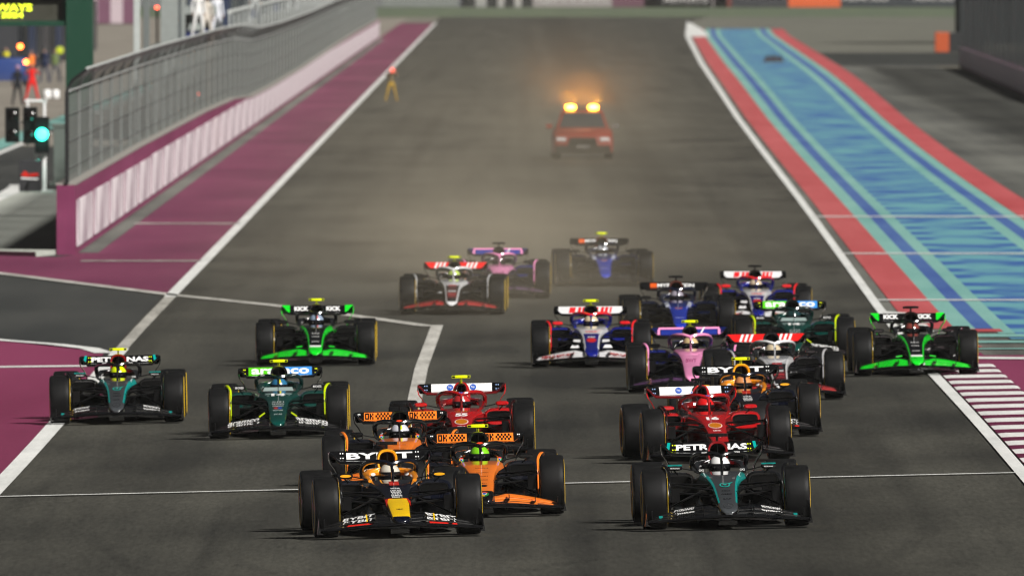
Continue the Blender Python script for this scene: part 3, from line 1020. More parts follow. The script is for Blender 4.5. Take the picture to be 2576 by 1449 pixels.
def rarm(s, k):
    b = MB()
    b.tube([(s * 0.14, 3.4 + 0.2 * k, 0.24 + 0.18 * k), (s * 0.62, 3.55 + 0.1 * k, 0.25 + 0.22 * k)], 0.03, 0.011, n=6)
    return b.mesh('suspension_arm')
G['rarm'] = {(s, k): rarm(s, k) for s in (-1, 1) for k in range(2)}
def mirror(s):
    b = MB()
    b.loft([[(s * (0.56 + x), yy, z) for x, yy, z in rrect(hw, 0.70 - hz, 0.70 + hz, y, 14, 3)] for y, hw, hz in ((0.96, 0.07, 0.018), (0.98, 0.088, 0.030), (1.03, 0.092, 0.034), (1.08, 0.09, 0.032))])
    return b.mesh('mirror')
def stalk(s):
    b = MB()
    b.tube([(s * 0.49, 1.04, 0.695), (s * 0.30, 1.08, 0.655)], 0.012, 0.008, n=6)
    b.tube([(s * 0.57, 1.06, 0.67), (s * 0.52, 1.3, 0.61)], 0.012, 0.006, n=6)
    return b.mesh('mirror_stalk')
def m_top(s):
    b = MB()
    b.sheet([[(s * (0.56 + x), y, z) for x in (-0.085, 0, 0.085)] for y, z in ((0.972, 0.7275), (1.03, 0.7385), (1.08, 0.7365))], 0.004)
    return b.mesh('mirror_top', 1, 0)
G['mirror'] = {s: mirror(s) for s in (-1, 1)}
G['stalk'] = {s: stalk(s) for s in (-1, 1)}
G['mtop'] = {s: m_top(s) for s in (-1, 1)}
b = MB()
b.box((0, 2.36, 1.005), (0.028, 0.08, 0.07), 1)
b.box((-0.105, 2.36, 1.052), (0.045, 0.09, 0.036), 1).box((0.105, 2.36, 1.052), (0.045, 0.09, 0.036), 1)
b.box((0, 2.358, 1.053), (0.166, 0.10, 0.040), 0)
G['campod'] = b.mesh('camera_pod', 2, 30, 0.005)
b = MB()
b.tube([(0, 0.70, 0.61), (0, 0.71, 0.78)], 0.006, n=5)
b.tube([(0, 0.71, 0.745), (0, 0.71, 0.78)], 0.010, n=5)
G['antenna'] = b.mesh('antenna')
b = MB()
b.loft([[(-0.22, 0.90, 0.648), (0.22, 0.90, 0.648), (0.22, 0.905, 0.648), (-0.22, 0.905, 0.648)], [(-0.20, 0.94, 0.70), (0.20, 0.94, 0.70), (0.20, 0.945, 0.70), (-0.20, 0.945, 0.70)]])
G['wind'] = b.mesh('windscreen', 1, 0)
G['disc'] = flat_disc(24).mesh('emblem', 1, 0)
G['ring'] = flat_disc(28, 1.0, 0.84).mesh('emblem', 1, 0)
G['third'] = [flat_disc(10, 1.0, 0, R(30 + 120 * k), R(150 + 120 * k)).mesh('emblem', 1, 0) for k in range(3)]
G['wedge'] = MB().add([(0.55, 0.6, 0), (1.9, 1.3, 0), (0.85, 0.1, 0)], [(0, 2, 1)]).mesh('emblem', 1, 0)
b = MB()
for k in range(3):
    a = PI / 2 + 2 * PI * k / 3
    d = (math.cos(a), math.sin(a)); p = (-d[1], d[0])
    b.add([(0.10 * p[0], 0.10 * p[1], 0), (0.9 * d[0], 0.9 * d[1], 0), (-0.10 * p[0], -0.10 * p[1], 0)], [(0, 1, 2)])
G['star'] = b.mesh('emblem', 1, 0)
# helmet: shell with a chin bar, slots 0 shell, 1 crown stripe, 2 chin
b = MB()
rings = []
NA, NB = 20, 13
for i in range(NB + 1):
    t = PI * i / NB
    rings.append([(0.132 * math.sin(t) * math.cos(2 * PI * k / NA), 0.152 * math.sin(t) * math.sin(2 * PI * k / NA) - (0.02 if i > 8 else 0), 0.140 * math.cos(t) - (0.0 if i < 8 else 0.008 * (i - 7))) for k in range(NA)])
rings[0] = [(p[0] * 0.0 + 0.002 * math.cos(2 * PI * k / NA), 0.002 * math.sin(2 * PI * k / NA), 0.14) for k, p in enumerate(rings[0])]
rings[-1] = [(0.05 * math.cos(2 * PI * k / NA), 0.05 * math.sin(2 * PI * k / NA), rings[-1][0][2]) for k in range(NA)]
def hz(i, j):
    if i >= 8:
        return 2
    if i <= 4 and (8 <= (j + 5) % NA <= 11 or (j % 5 == 0 and i > 1)):
        return 1
    return 0
b.loft(rings, hz)
G['helmet'] = b.mesh('helmet', 3, 60)
b = MB()
rows = []
for z, r in ((0.035, 1.02), (0.0, 1.035), (-0.035, 1.03), (-0.058, 1.0)):
    zz = math.sqrt(max(0.1, 1 - (z / 0.145) ** 2)) * r
    rows.append([(0.132 * zz * math.sin(a), -0.156 * zz * math.cos(a), z) for a in [R(-78 + 13 * k) for k in range(13)]])
b.loft(rows, closed=False)
G['visor'] = b.mesh('visor', 1, 60)

def skin_mesh(name, joints, edges, sub=2, root=0):
    """one continuous body grown from joints {name: (position, radius)}"""
    names = list(joints)
    me = bpy.data.meshes.new(name)
    me.from_pydata([joints[n][0] for n in names], [(names.index(a), names.index(c)) for a, c in edges], [])
    o = bpy.data.objects.new(name, me)
    COL.objects.link(o)
    md = o.modifiers.new('skin', 'SKIN')
    md.use_smooth_shade = True
    sv = me.skin_vertices[0].data
    for i, n in enumerate(names):
        r = joints[n][1]
        sv[i].radius = r if isinstance(r, tuple) else (r, r)
        sv[i].use_root = (i == root)
    sb = o.modifiers.new('sub', 'SUBSURF')
    sb.levels = sub; sb.render_levels = sub
    dg = bpy.context.evaluated_depsgraph_get()
    out = bpy.data.meshes.new_from_object(o.evaluated_get(dg))
    bpy.data.objects.remove(o)
    out.name = name
    for p in out.polygons:
        p.use_smooth = True
    out.materials.clear()
    out.materials.append(None)
    return out
# seated driver: pelvis on the seat, legs forward in the tub, arms on the wheel
J = {'pelvis': ((0, 2.0, 0.28), (0.13, 0.11)), 'chest': ((0, 1.92, 0.47), (0.15, 0.11)), 'neck': ((0, 1.80, 0.60), 0.055), 'head': ((0, 1.73, 0.70), 0.085)}
E = [('pelvis', 'chest'), ('chest', 'neck'), ('neck', 'head')]
for s, q in ((-1, 'l'), (1, 'r')):
    J.update({'sh' + q: ((s * 0.17, 1.88, 0.52), 0.062), 'el' + q: ((s * 0.21, 1.62, 0.44), 0.045), 'ha' + q: ((s * 0.12, 1.36, 0.50), 0.036),
              'hi' + q: ((s * 0.09, 1.9, 0.27), 0.08), 'kn' + q: ((s * 0.11, 1.45, 0.42), 0.06), 'fo' + q: ((s * 0.08, 0.95, 0.34), 0.045)})
    E += [('chest', 'sh' + q), ('sh' + q, 'el' + q), ('el' + q, 'ha' + q), ('pelvis', 'hi' + q), ('hi' + q, 'kn' + q), ('kn' + q, 'fo' + q)]
G['driver'] = skin_mesh('person', J, E, 1)

# ------------------------------------------------------------------ liveries
def P(c, r=0.24, metal=0.0):
    return paint(c, r, 0.6, metal, 1.0, crough=0.03)
BLK = m_carbon
def livery(base, top=None, edge=None, side=None, **kw):
    L = dict(base=base, zones={}, halo=base, crown=None, headrest=BLK, airbox=base, cover=base, mirror=BLK, mtop=None, fin=BLK, flaps=[BLK] * 3, main=BLK, rflap=BLK, rmain=BLK, rend=BLK, fend=BLK, pod=base, arm=m_carbonm)
    for z in range(6):
        L['zones'][(z, 't')] = top or base
        L['zones'][(z, 'e')] = edge or top or base
        L['zones'][(z, 's')] = side or base
    L['zones'][(5, 't')] = m_hole
    for k, v in kw.items():
        if k == 'z':
            L['zones'].update(v)
        else:
            L[k] = v
    return L

navy, yel, red1 = P('060a1a'), P('ffce0c', 0.3), P('e8281c')
LV = {}
LV['navy'] = livery(navy, headrest=P('ff9a10', 0.4), airbox=P('ffae14', 0.3), z={(1, 't'): yel, (1, 'e'): yel, (2, 't'): yel, (2, 'e'): yel, (2, 's'): navy, (0, 't'): navy, (0, 'e'): navy})
sil = P('4c5054', 0.34, 0.35)
teal = P('00a19b')
LV['teal'] = livery(BLK, top=sil, edge=sil, side=BLK, airbox=P('8e1016'), mtop=teal, z={(3, 'e'): teal, (4, 'e'): teal, (2, 'e'): teal, (5, 'e'): BLK})
org = P('ff8428', 0.3)
LV['orange'] = livery(BLK, top=org, edge=org, side=P('10121c'), fin=org, flaps=[BLK, org, org], z={(0, 't'): BLK, (0, 'e'): BLK, (1, 't'): BLK, (1, 'e'): BLK, (5, 'e'): BLK}, pod=P('10121c'), cover=org, airbox=BLK)
sc = P('c0161a', 0.22)
LV['red'] = livery(sc, halo=P('a81418', 0.2), mirror=sc, fin=P('2a0a0b'), headrest=P('8a1014'), airbox=P('1c0608'), rend=sc, rmain=P('6a0c10'))
grn = P('06433c', 0.2)
lime = P('c4dc00')
LV['green'] = livery(grn, fin=lime, halo=P('06211e', 0.2), headrest=P('0a3a34'), airbox=BLK, side=P('04332d'))
kg = P('10d828', 0.28)
LV['neon'] = livery(BLK, top=BLK, edge=kg, side=BLK, flaps=[kg, kg, kg], rend=kg, fin=BLK, headrest=BLK, z={(0, 't'): kg, (0, 'e'): kg, (1, 't'): kg, (5, 'e'): kg})
blu, whp, rdp = P('161f7c'), P('dcdcde', 0.3), P('e0262c')
LV['white_blue'] = livery(blu, crown=rdp, mirror=rdp, fin=rdp, flaps=[whp, whp, whp], rflap=whp, headrest=P('1a2488'), z={(3, 'e'): whp, (2, 'e'): whp, (4, 't'): whp, (4, 'e'): whp, (3, 's'): blu}, airbox=BLK)
pk = P('f094c4', 0.34)
LV['pink'] = livery(P('14206a'), top=pk, edge=pk, side=P('181a2a'), halo=pk, fin=pk, rflap=P('101a50'), airbox=BLK, headrest=BLK, flaps=[BLK, P('5a3a62'), BLK], cover=P('14206a'))
dk = P('15151a')
LV['white_red'] = livery(dk, top=dk, edge=whp, side=dk, halo=whp, fin=P('a8a8aa'), rflap=P('e02020'), flaps=[BLK, P('c02a2a'), P('7a1a1c')], airbox=dk, headrest=BLK, z={(0, 't'): whp, (0, 'e'): whp, (4, 't'): P('c0c0c4'), (2, 't'): P('5a1418'), (5, 'e'): dk})
wb = P('2038ac')
LV['blue'] = livery(P('0c1430'), top=wb, edge=wb, side=P('0c1434'), halo=P('10182e'), airbox=P('5a2a1c'), headrest=P('1a2038'), z={(4, 't'): P('1a2a70')})

# ------------------------------------------------------------------ one car
HUSH = ['t', 'e', 's']
def place_plate(root, m, x0, x1, v0, v1, off=0.008, name='colour_panel', slant=0.0):
    b = MB()
    b.add([F(x0 - slant, v0, off), F(x1 - slant, v0, off), F(x1 + slant, v1, off), F(x0 + slant, v1, off), F(x0 - slant, v0, 0.001), F(x1 - slant, v0, 0.001), F(x1 + slant, v1, 0.001), F(x0 + slant, v1, 0.001)],
          [(0, 1, 2, 3), (7, 6, 5, 4), (0, 4, 5, 1), (1, 5, 6, 2), (2, 6, 7, 3), (3, 7, 4, 0)])
    return obj(name, b.mesh(name, 1, 0), m, root)
def rear_text(rw, s, m, x, wd, h, v=0.5, bold=0.03, off=0.010, name='lettering'):
    p = F(x, v, off)
    return write(rw, s, m, p, wd, h, F_TILT, 0, 0, bold, name)
def wing_text(fw, s, m, x0, x1, k, h, v=0.5, bold=0.03, lift=0.006):
    xc = (x0 + x1) / 2
    p, a, c = W(xc, k, v), W(x0, k, v), W(x1, k, v)
    q0, q1 = W(xc, k, 0.1), W(xc, k, 0.9)
    tilt = math.degrees(math.atan2(q1.y - q0.y, q1.z - q0.z))
    roll = math.degrees(math.atan2(c.z - a.z, c.x - a.x))
    yaw = math.degrees(math.atan2(c.y - a.y, c.x - a.x))
    return write(fw, s, m, p + Vector((0, -lift * 0.5, lift)), x1 - x0, h, tilt, roll, yaw, bold)
def nose_text(mc, s, m, y, wd, length, x=0.0, lift=0.004, bold=0.02, name='lettering'):
    z, sl = nose_z(y)
    return obj(name, text_mesh(s, bold), m, mc, (x, y, z + lift), (R(sl), 0, 0), (wd, length, 1))
def nose_mark(mc, key, m, y, sx, sy, x=0.0, lift=0.004):
    z, sl = nose_z(y)
    me = G[key] if isinstance(key, str) else key
    return obj('emblem', me, m, mc, (x, y, z + lift), (R(sl), 0, 0), (sx, sy, 1))

def make_car(kind, label, loc, yaw, pod_col, heavy=True):
    L = LV[kind]
    x, y = loc
    k = fall(y)
    root = thing('racing_car', label, 'racing car', (x, y, gz(x, y) + 0.004), R(yaw), 'racing cars on the opening lap', -math.atan(k))
    zs = []
    for z in range(6):
        for h in HUSH:
            zs.append(L['zones'][(z, h)])
    mc = obj('monocoque', G['monocoque'], zs, root)
    obj('headrest', G['headrest'], L['headrest'], root)
    obj('halo', G['halo'], [L['halo'], L['crown'] or L['halo']], root)
    ab = obj('airbox', G['airbox'], [L['airbox'], m_hole], root)
    if kind == 'red':
        ab.scale = (0.62, 1, 0.985)
    obj('engine_cover', G['engine_cover'], L['cover'], root)
    obj('floor', G['floor'], BLK, root)
    fw = obj('front_wing', G['front_wing'], L['main'], root)
    rw = obj('rear_wing', G['rear_wing'], L['rmain'], root)
    obj('wing_flap', G['rflap'], L['rflap'], rw)
    obj('beam_wing', G['beam'], BLK, rw)
    for s in (-1, 1):
        p = obj('sidepod', G['pod'][s], L['pod'], root)
        obj('inlet', G['inlet'][s], m_hole, p)
        for q in range(4):
            obj('floor_fence', G['fence'][(s, q)], BLK, root)
        for q in range(3):
            obj('wing_flap', G['flap'][(s, q)], L['flaps'][q], fw)
        obj('endplate', G['fend'][s], L['fend'], fw)
        for q in range(3):
            obj('flap_bracket', G['strake'][(s, q)], m_carbonm, fw)
        obj('endplate', G['rend'][s], L['rend'], rw)
        for a, wx, wy in (('f', 0.8475, 0.0), ('r', 0.8025, 3.6)):
            wl = obj('wheel', G['wheel'][(a, s)], [m_tyre, m_wallrub], root, (s * wx, wy, 0.362))
            obj('rim', G['rim'][(a, s)], m_rim, wl)
            for q in (-1, 1):
                obj('sidewall_band', G['band'][(a, q)], m_yel, wl)
        obj('wheel_fin', G['fin'][s], L['fin'], root)
        obj('brake_duct', G['duct'][s], m_carbonm, root)
        for q in range(6):
            obj('suspension_arm', G['arm'][(s, q)], L['arm'], root)
        for q in range(2):
            obj('suspension_arm', G['rarm'][(s, q)], m_carbonm, root)
        mi = obj('mirror', G['mirror'][s], L['mirror'], root)
        obj('mirror_stalk', G['stalk'][s], m_carbonm, mi)
        if L['mtop']:
            obj('mirror_top', G['mtop'][s], L['mtop'], mi)
    obj('camera_pod', G['campod'], [m_neon if pod_col else m_carbonm, m_carbonm], root)
    obj('antenna', G['antenna'], m_carbonm, root)
    decorate(kind, mc, fw, rw, root, L)
    return root

def make_driver(car, label, shell, stripe, chin, suit, visor=(0.01, 0.01, 0.012)):
    o = obj('person', G['driver'], paint(suit, 0.7, 0.2), None, car.location, car.rotation_euler)
    tag(o, label, 'person', 'drivers in the racing cars')
    h = obj('helmet', G['helmet'], [P(shell, 0.22), P(stripe, 0.22), P(chin, 0.22)], o, (0, 1.70, 0.69))
    obj('visor', G['visor'], paint(visor, 0.08, 0.8), h)
    return o

def screw_dots(rw, m, xs=(-0.47, -0.44, 0.44, 0.47)):
    for x in xs:
        for v in (0.28, 0.72):
            p = F(x, v, 0.009)
            obj('fastener', G['disc'], m, rw, p, (PI / 2 - R(F_TILT), 0, 0), (0.008, 0.012, 1))

def spectrum_emblem(parent, loc, rot, r):
    for kk, c in enumerate((P('e03a2c'), P('f8c418'), P('2f9e48'))):
        obj('emblem', G['third'][(kk + 0) % 3], c, parent, loc, rot, (r[0], r[1], 1))
    n = Vector((0, 0, 0.003)); n.rotate(Matrix.Rotation(rot[0], 3, 'X'))
    obj('emblem', G['disc'], m_wh, parent, Vector(loc) + n, rot, (r[0] * 0.48, r[1] * 0.48, 1))
    obj('emblem', G['disc'], P('2a62d8'), parent, Vector(loc) + n * 2, rot, (r[0] * 0.36, r[1] * 0.36, 1))

def decorate(kind, mc, fw, rw, root, L):
    if kind == 'navy':
        rear_text(rw, 'BYBIT', m_wh, 0, 0.80, 0.075, 0.45, 0.035)
        screw_dots(rw, m_wh)
        for s in (-1, 1):
            a, c = sorted((s * 0.30, s * 0.68))
            for k in (1, 2):
                wing_text(fw, 'BYBIT', m_wh, a, c, k, 0.030, 0.5, 0.03)
            xm = s * 0.40
            for k in (1, 2):
                p = W(xm, k, 0.5)
                obj('stripe', MB().box((0, 0, 0), (0.016, 0.10, 0.004)).mesh('stripe', 1, 0), yel, fw, p + Vector((0, 0, 0.006)), (0.4, 0, 0))
            p = W(s * 0.5, 0, 0.3)
            obj('stripe', MB().box((0, 0, 0), (0.34, 0.05, 0.004)).mesh('stripe', 1, 0), red1, fw, p + Vector((0, 0, 0.004)), (0.35, R(s * 5), R(s * 11)))
            obj('emblem', G['disc'], P('ffb014'), root, (s * 0.56, 0.952, 0.702), (PI / 2, 0, 0), (0.066, 0.017, 1))
            zz, sl = nose_z(-0.2)
            obj('emblem', MB().add([(s * 0.144, -0.50, nose_z(-0.50)[0] - 0.016), (s * 0.150, -0.16, nose_z(-0.16)[0] - 0.012), (s * 0.05, -0.165, nose_z(-0.165)[0] + 0.004), (s * 0.112, -0.17, nose_z(-0.17)[0] + 0.003)], [(0, 1, 3), (3, 1, 2)]).mesh('emblem', 1, 0), red1, mc)
            obj('emblem', G['disc'], m_wh, root, (s * 0.20, 1.62, 0.70), (PI / 2, 0, 0), (0.028, 0.020, 1))
        nose_text(mc, '1', P('f03020'), 0.66, 0.12, 0.26, bold=0.07)
        for i, (t, yy, wd) in enumerate((('VISA', 0.37, 0.12), ('CASH APP', 0.26, 0.13), ('zoom', 0.17, 0.13), ('AT&T', 0.08, 0.12), ('SIEMENS', -0.01, 0.13), ('Mobil 1', -0.09, 0.12))):
            nose_text(mc, t, m_wh, yy, wd, 0.07)
        nose_text(mc, 'HRC', P('201408'), -0.70, 0.075, 0.06)
    if kind == 'teal':
        rear_text(rw, 'PETRONAS', m_wh, 0, 0.86, 0.070, 0.5, 0.04)
        screw_dots(rw, m_neon)
        for s in (-1, 1):
            place_plate(rw, teal, s * 0.525 - 0.018, s * 0.525 + 0.018, 0.05, 0.98, slant=-s * 0.012)
            a, c = sorted((s * 0.40, s * 0.64))
            wing_text(fw, 'PETRONAS', m_wh, a, c, 2, 0.026, 0.5)
            wing_text(fw, 'Syntium', m_wh, a, c, 1, 0.028, 0.5)
            p = W(s * 0.80, 1, 0.5)
            obj('stripe', MB().box((0, 0, 0), (0.045, 0.10, 0.004)).mesh('stripe', 1, 0), teal, fw, p + Vector((0, 0, 0.005)), (0.22, 0, 0))
            write(root, 'PETRONAS', m_wh, (s * 0.56, 0.958, 0.695), 0.11, 0.014, 0)
            write(root, 'G42', m_wh, (s * 0.245, 0.985, 0.665), 0.06, 0.025, 0)
            write(root, 'CROWDSTRIKE', m_wh, (s * 0.165, 1.215, 0.872), 0.13, 0.018, 0, -s * 2)
        nose_mark(mc, 'ring', P('9a9ea2', 0.2, 0.8), -0.93, 0.062, 0.125)
        nose_mark(mc, 'star', P('b4b8bc', 0.2, 0.8), -0.93, 0.060, 0.120)
        nose_mark(mc, 'disc', P('20b8ac'), 0.10, 0.065, 0.12, lift=0.006)
        nose_mark(mc, 'disc', sil, 0.10, 0.046, 0.085, lift=0.009)
        nose_mark(mc, 'disc', P('20b8ac'), 0.10, 0.022, 0.04, lift=0.012)
        nose_mark(mc, 'wedge', P('20b8ac'), 0.10, 0.060, 0.13, lift=0.007)
        for t, yy, wd in (('INEOS', -0.20, 0.10), ('AMD', -0.36, 0.13), ('SAP', -0.60, 0.10)):
            nose_text(mc, t, BLK, yy, wd, 0.06)
    if kind == 'orange':
        rear_text(rw, '', None, 0, 1, 1) if False else None
        for s in (-1, 1):
            place_plate(rw, org, s * 0.29 - 0.185, s * 0.29 + 0.185, 0.10, 0.90)
            x0 = s * 0.29 - 0.185
            cells = ['.##.#.#.#.#', '.#..##.#.#.', '.#.##.#.#.#'][0:3]
            # blocky lettering and chequers in black
            bx = MB()
            def q(a, c, v0, v1):
                bx.add([F(a, v0, 0.011), F(c, v0, 0.011), F(c, v1, 0.011), F(a, v1, 0.011)], [(0, 1, 2, 3)])
            q(x0 + 0.015, x0 + 0.065, 0.68, 0.82); q(x0 + 0.015, x0 + 0.065, 0.18, 0.32); q(x0 + 0.015, x0 + 0.030, 0.32, 0.68); q(x0 + 0.050, x0 + 0.065, 0.32, 0.68)
            q(x0 + 0.075, x0 + 0.092, 0.18, 0.82); q(x0 + 0.092, x0 + 0.108, 0.42, 0.60); q(x0 + 0.108, x0 + 0.124, 0.60, 0.82); q(x0 + 0.108, x0 + 0.124, 0.18, 0.42)
            for i in range(10):
                for j in range(3):
                    if (i + j) % 2 == 0 and i > 0:
                        q(x0 + 0.128 + 0.022 * i, x0 + 0.150 + 0.022 * i, 0.18 + 0.215 * j, 0.18 + 0.215 * (j + 1))
            obj('lettering', bx.mesh('lettering', 1, 0), BLK, rw)
            spectrum_emblem(root, (s * 0.235, 1.02, 0.665), (PI / 2, 0, 0), (0.030, 0.030))
            p = W(s * 0.45, 0, 0.4)
            obj('stripe', MB().box((0, 0, 0), (0.4, 0.03, 0.004)).mesh('stripe', 1, 0), org, fw, p + Vector((0, 0, 0.005)), (0.35, R(s * 5), R(s * 11)))
        screw_dots(rw, m_wh, (-0.55, -0.53, 0.53, 0.55))
        obj('colour_panel', G['disc'], P('ff4a20'), root, (0, 1.148, 0.850), (PI / 2 - 0.3, 0, 0), (0.055, 0.028, 1))
        for t, yy, wd in (('DARKTRACE', 0.45, 0.16), ('GOLDMAN', 0.20, 0.15), ('DEWALT', 0.0, 0.14), ('CISCO', -0.2, 0.12), ('DELL', -0.38, 0.10)):
            nose_text(mc, t, P('3a1a08'), yy, wd, 0.045, bold=0.0)
        nose_mark(mc, 'disc', P('20100a'), -0.50, 0.05, 0.05)
        z, sl = nose_z(-0.92)
        spectrum_emblem(mc, (0, -0.92, z + 0.004), (R(sl), 0, 0), (0.055, 0.12))
    if kind == 'red':
        place_plate(rw, m_wh, -0.42, 0.42, 0.08, 0.92, slant=0.0)
        for s in (-1, 1):
            p = F(s * 0.16, 0.5, 0.012)
            obj('emblem', G['disc'], P('3a62c0'), rw, p, (PI / 2 - R(F_TILT), 0, 0), (0.045, 0.062, 1))
            rear_text(rw, 'hp', m_wh, s * 0.16, 0.045, 0.035, 0.5, 0.0, 0.014)
            p = W(s * 0.5, 2, 0.5)
        screw_dots(rw, P('9ab8e8'), (-0.51, -0.48, 0.48, 0.51))
        nose_text(mc, '16' if root.location.x > 0 else '55', m_wh, 0.42, 0.17, 0.20, bold=0.05)
        nose_mark(mc, 'disc', m_wh, -0.02, 0.094, 0.175)
        nose_mark(mc, 'disc', P('f8a81c'), -0.02, 0.084, 0.155, lift=0.007)
        nose_mark(mc, 'disc', P('f8a81c'), -0.02, 0.084, 0.155, lift=0.007)
        nose_text(mc, 'CEVA', m_wh, -0.32, 0.11, 0.07)
        nose_text(mc, 'hp', m_wh, -0.62, 0.14, 0.12)
        write(root, 'hp', P('4a6ad0'), (0, 1.13, 0.857), 0.06, 0.02, 20)
    if kind == 'green':
        place_plate(rw, P('58cc10'), -0.46, 0.0, 0.02, 0.98)
        place_plate(rw, P('3f8ede'), 0.0, 0.46, 0.02, 0.98)
        rear_text(rw, 'aramco', m_wh, 0, 0.84, 0.080, 0.5, 0.03)
        screw_dots(rw, m_neon, (-0.53, -0.51, 0.51, 0.53))
        for s in (-1, 1):
            a, c = sorted((s * 0.26, s * 0.72))
            wing_text(fw, 'aramco', m_wh, a, c, 2, 0.040, 0.45, 0.02)
            wing_text(fw, 'aramco', m_wh, a, c, 1, 0.030, 0.55, 0.02)
            write(root, 'BOSS', m_wh, (s * 0.56, 0.955, 0.70), 0.12, 0.030, 0)
            write(root, 'Juniper', m_wh, (s * 0.20, 1.245, 0.868), 0.11, 0.02, 0)
            obj('canard', MB().box((0, 0, 0), (0.10, 0.02, 0.02)).mesh('canard', 1, 0), lime, root, (s * 0.23, -0.3, 0.33), (0, R(s * 35), 0))
        nose_text(mc, '14', m_wh, 0.60, 0.20, 0.17, bold=0.05)
        for t, yy, wd in (('citi', 0.12, 0.17), ('NEXGEN', -0.02, 0.17), ('COGNIZANT', -0.16, 0.16), ('VALVOLINE', -0.42, 0.14), ('JCB', -0.66, 0.12)):
            nose_text(mc, t, m_wh, yy, wd, 0.055, bold=0.0)
        nose_mark(mc, 'disc', P('d83a3a'), -0.29, 0.03, 0.05, -0.03)
        nose_mark(mc, 'disc', P('3a5ad8'), -0.29, 0.03, 0.05, 0.03)
        obj('windscreen', G['wind'], P('8a9a98'), root)
    if kind == 'neon':
        for s in (-1, 1):
            rear_text(rw, 'KICK', m_wh, s * 0.27, 0.24, 0.072, 0.52, 0.05)
            place_plate(rw, kg, s * 0.53 - 0.065, s * 0.53 + 0.065, 0.0, 1.0)
            obj('canard', MB().box((0, 0, 0), (0.10, 0.03, 0.02)).mesh('canard', 1, 0), kg, root, (s * 0.27, -0.3, 0.31), (0, R(s * 8), 0))
        for t, yy, wd in (('KICK', 0.20, 0.13), ('STAKE', -0.05, 0.12), ('puma', -0.42, 0.12)):
            nose_text(mc, t, m_wh, yy, wd, 0.08, bold=0.0)
        obj('stripe', MB().box((0, 0, 0), (0.19, 0.10, 0.004)).mesh('stripe', 1, 0), m_wh, mc, (0, -0.74, nose_z(-0.74)[0] + 0.003), (R(11), 0, 0))
    if kind == 'white_blue':
        for x, wd, c in ((-0.30, 0.10, rdp), (-0.18, 0.05, rdp), (-0.11, 0.05, rdp), (0.10, 0.06, rdp), (0.20, 0.05, rdp), (0.27, 0.05, rdp), (0.34, 0.03, rdp)):
            place_plate(rw, c, x - wd / 2, x + wd / 2, 0.15, 0.85, 0.01, slant=0.01)
        for s in (-1, 1):
            place_plate(rw, BLK, s * 0.57 - 0.035, s * 0.57 + 0.035, 0.0, 1.0)
            a, c = sorted((s * 0.28, s * 0.84))
            wing_text(fw, 'VISA CASH APP', rdp, a, c, 1, 0.045, 0.5, 0.04)
            obj('side_panel', MB().box((0, 0, 0), (0.12, 0.10, 0.05)).mesh('side_panel', 1, 0), whp, root, (s * 0.24, 0.1, 0.42))
            obj('side_panel', MB().box((0, 0, 0), (0.16, 0.12, 0.05), taper=0.6).mesh('side_panel', 1, 0), whp, root, (s * 0.27, -0.1, 0.335))
        nose_mark(mc, 'disc', rdp, -0.22, 0.08, 0.16)
        nose_text(mc, 'VISA', rdp, 0.44, 0.20, 0.12)
        nose_text(mc, 'HUGO', m_wh, 0.02, 0.12, 0.10)
    if kind == 'pink':
        for s in (-1, 1):
            place_plate(rw, pk, s * 0.28 - 0.20, s * 0.28 + 0.20, 0.74, 0.98)
            place_plate(rw, pk, s * 0.475 - 0.02, s * 0.475 + 0.02, 0.12, 0.74)
            place_plate(rw, P('24348e'), s * 0.27 - 0.17, s * 0.27 + 0.17, 0.10, 0.70)
        place_plate(rw, m_wh, 0.20, 0.225, 0.12, 0.95, 0.012, slant=0.03)
        nose_text(mc, 'BWT', P('d06aa0'), 0.0, 0.16, 0.26)
    if kind == 'white_red':
        for s in (-1, 1):
            for i in range(3):
                x = s * 0.30 + (i - 1) * 0.075
                place_plate(rw, m_wh, x - 0.018, x + 0.018, 0.08, 0.92, 0.01, slant=0.022)
            a, c = sorted((s * 0.30, s * 0.7))
            obj('side_panel', MB().box((0, 0, 0), (0.10, 0.05, 0.02)).mesh('side_panel', 1, 0), whp, root, (s * 0.25, 0.2, 0.41))
        for yy, c in ((0.30, P('c04048')), (0.02, P('701c22')), (-0.2, P('c8c8c8')), (-0.42, P('c04048')), (-0.6, P('8a2a30'))):
            obj('stripe', MB().box((0, 0, 0), (0.15, 0.09, 0.004)).mesh('stripe', 1, 0), c, mc, (0, yy, nose_z(yy)[0] + 0.003), (R(nose_z(yy)[1]), 0, 0))
    if kind == 'blue':
        place_plate(rw, P('d85a20'), -0.42, -0.30, 0.2, 0.8)
        rear_text(rw, 'MYPROTEIN', m_wh, 0.04, 0.66, 0.06, 0.5, 0.02)
        nose_text(mc, 'Gulf', P('f09048'), 0.20, 0.13, 0.12)
        nose_text(mc, 'KOMATSU', P('b0b8e8'), -0.55, 0.15, 0.08)
        for s in (-1, 1):
            obj('side_panel', MB().box((0, 0, 0), (0.07, 0.25, 0.04)).mesh('side_panel', 1, 0), P('b8bcc8'), mc, (s * 0.20, 0.55, 0.585), (R(11), R(s * 25), 0))

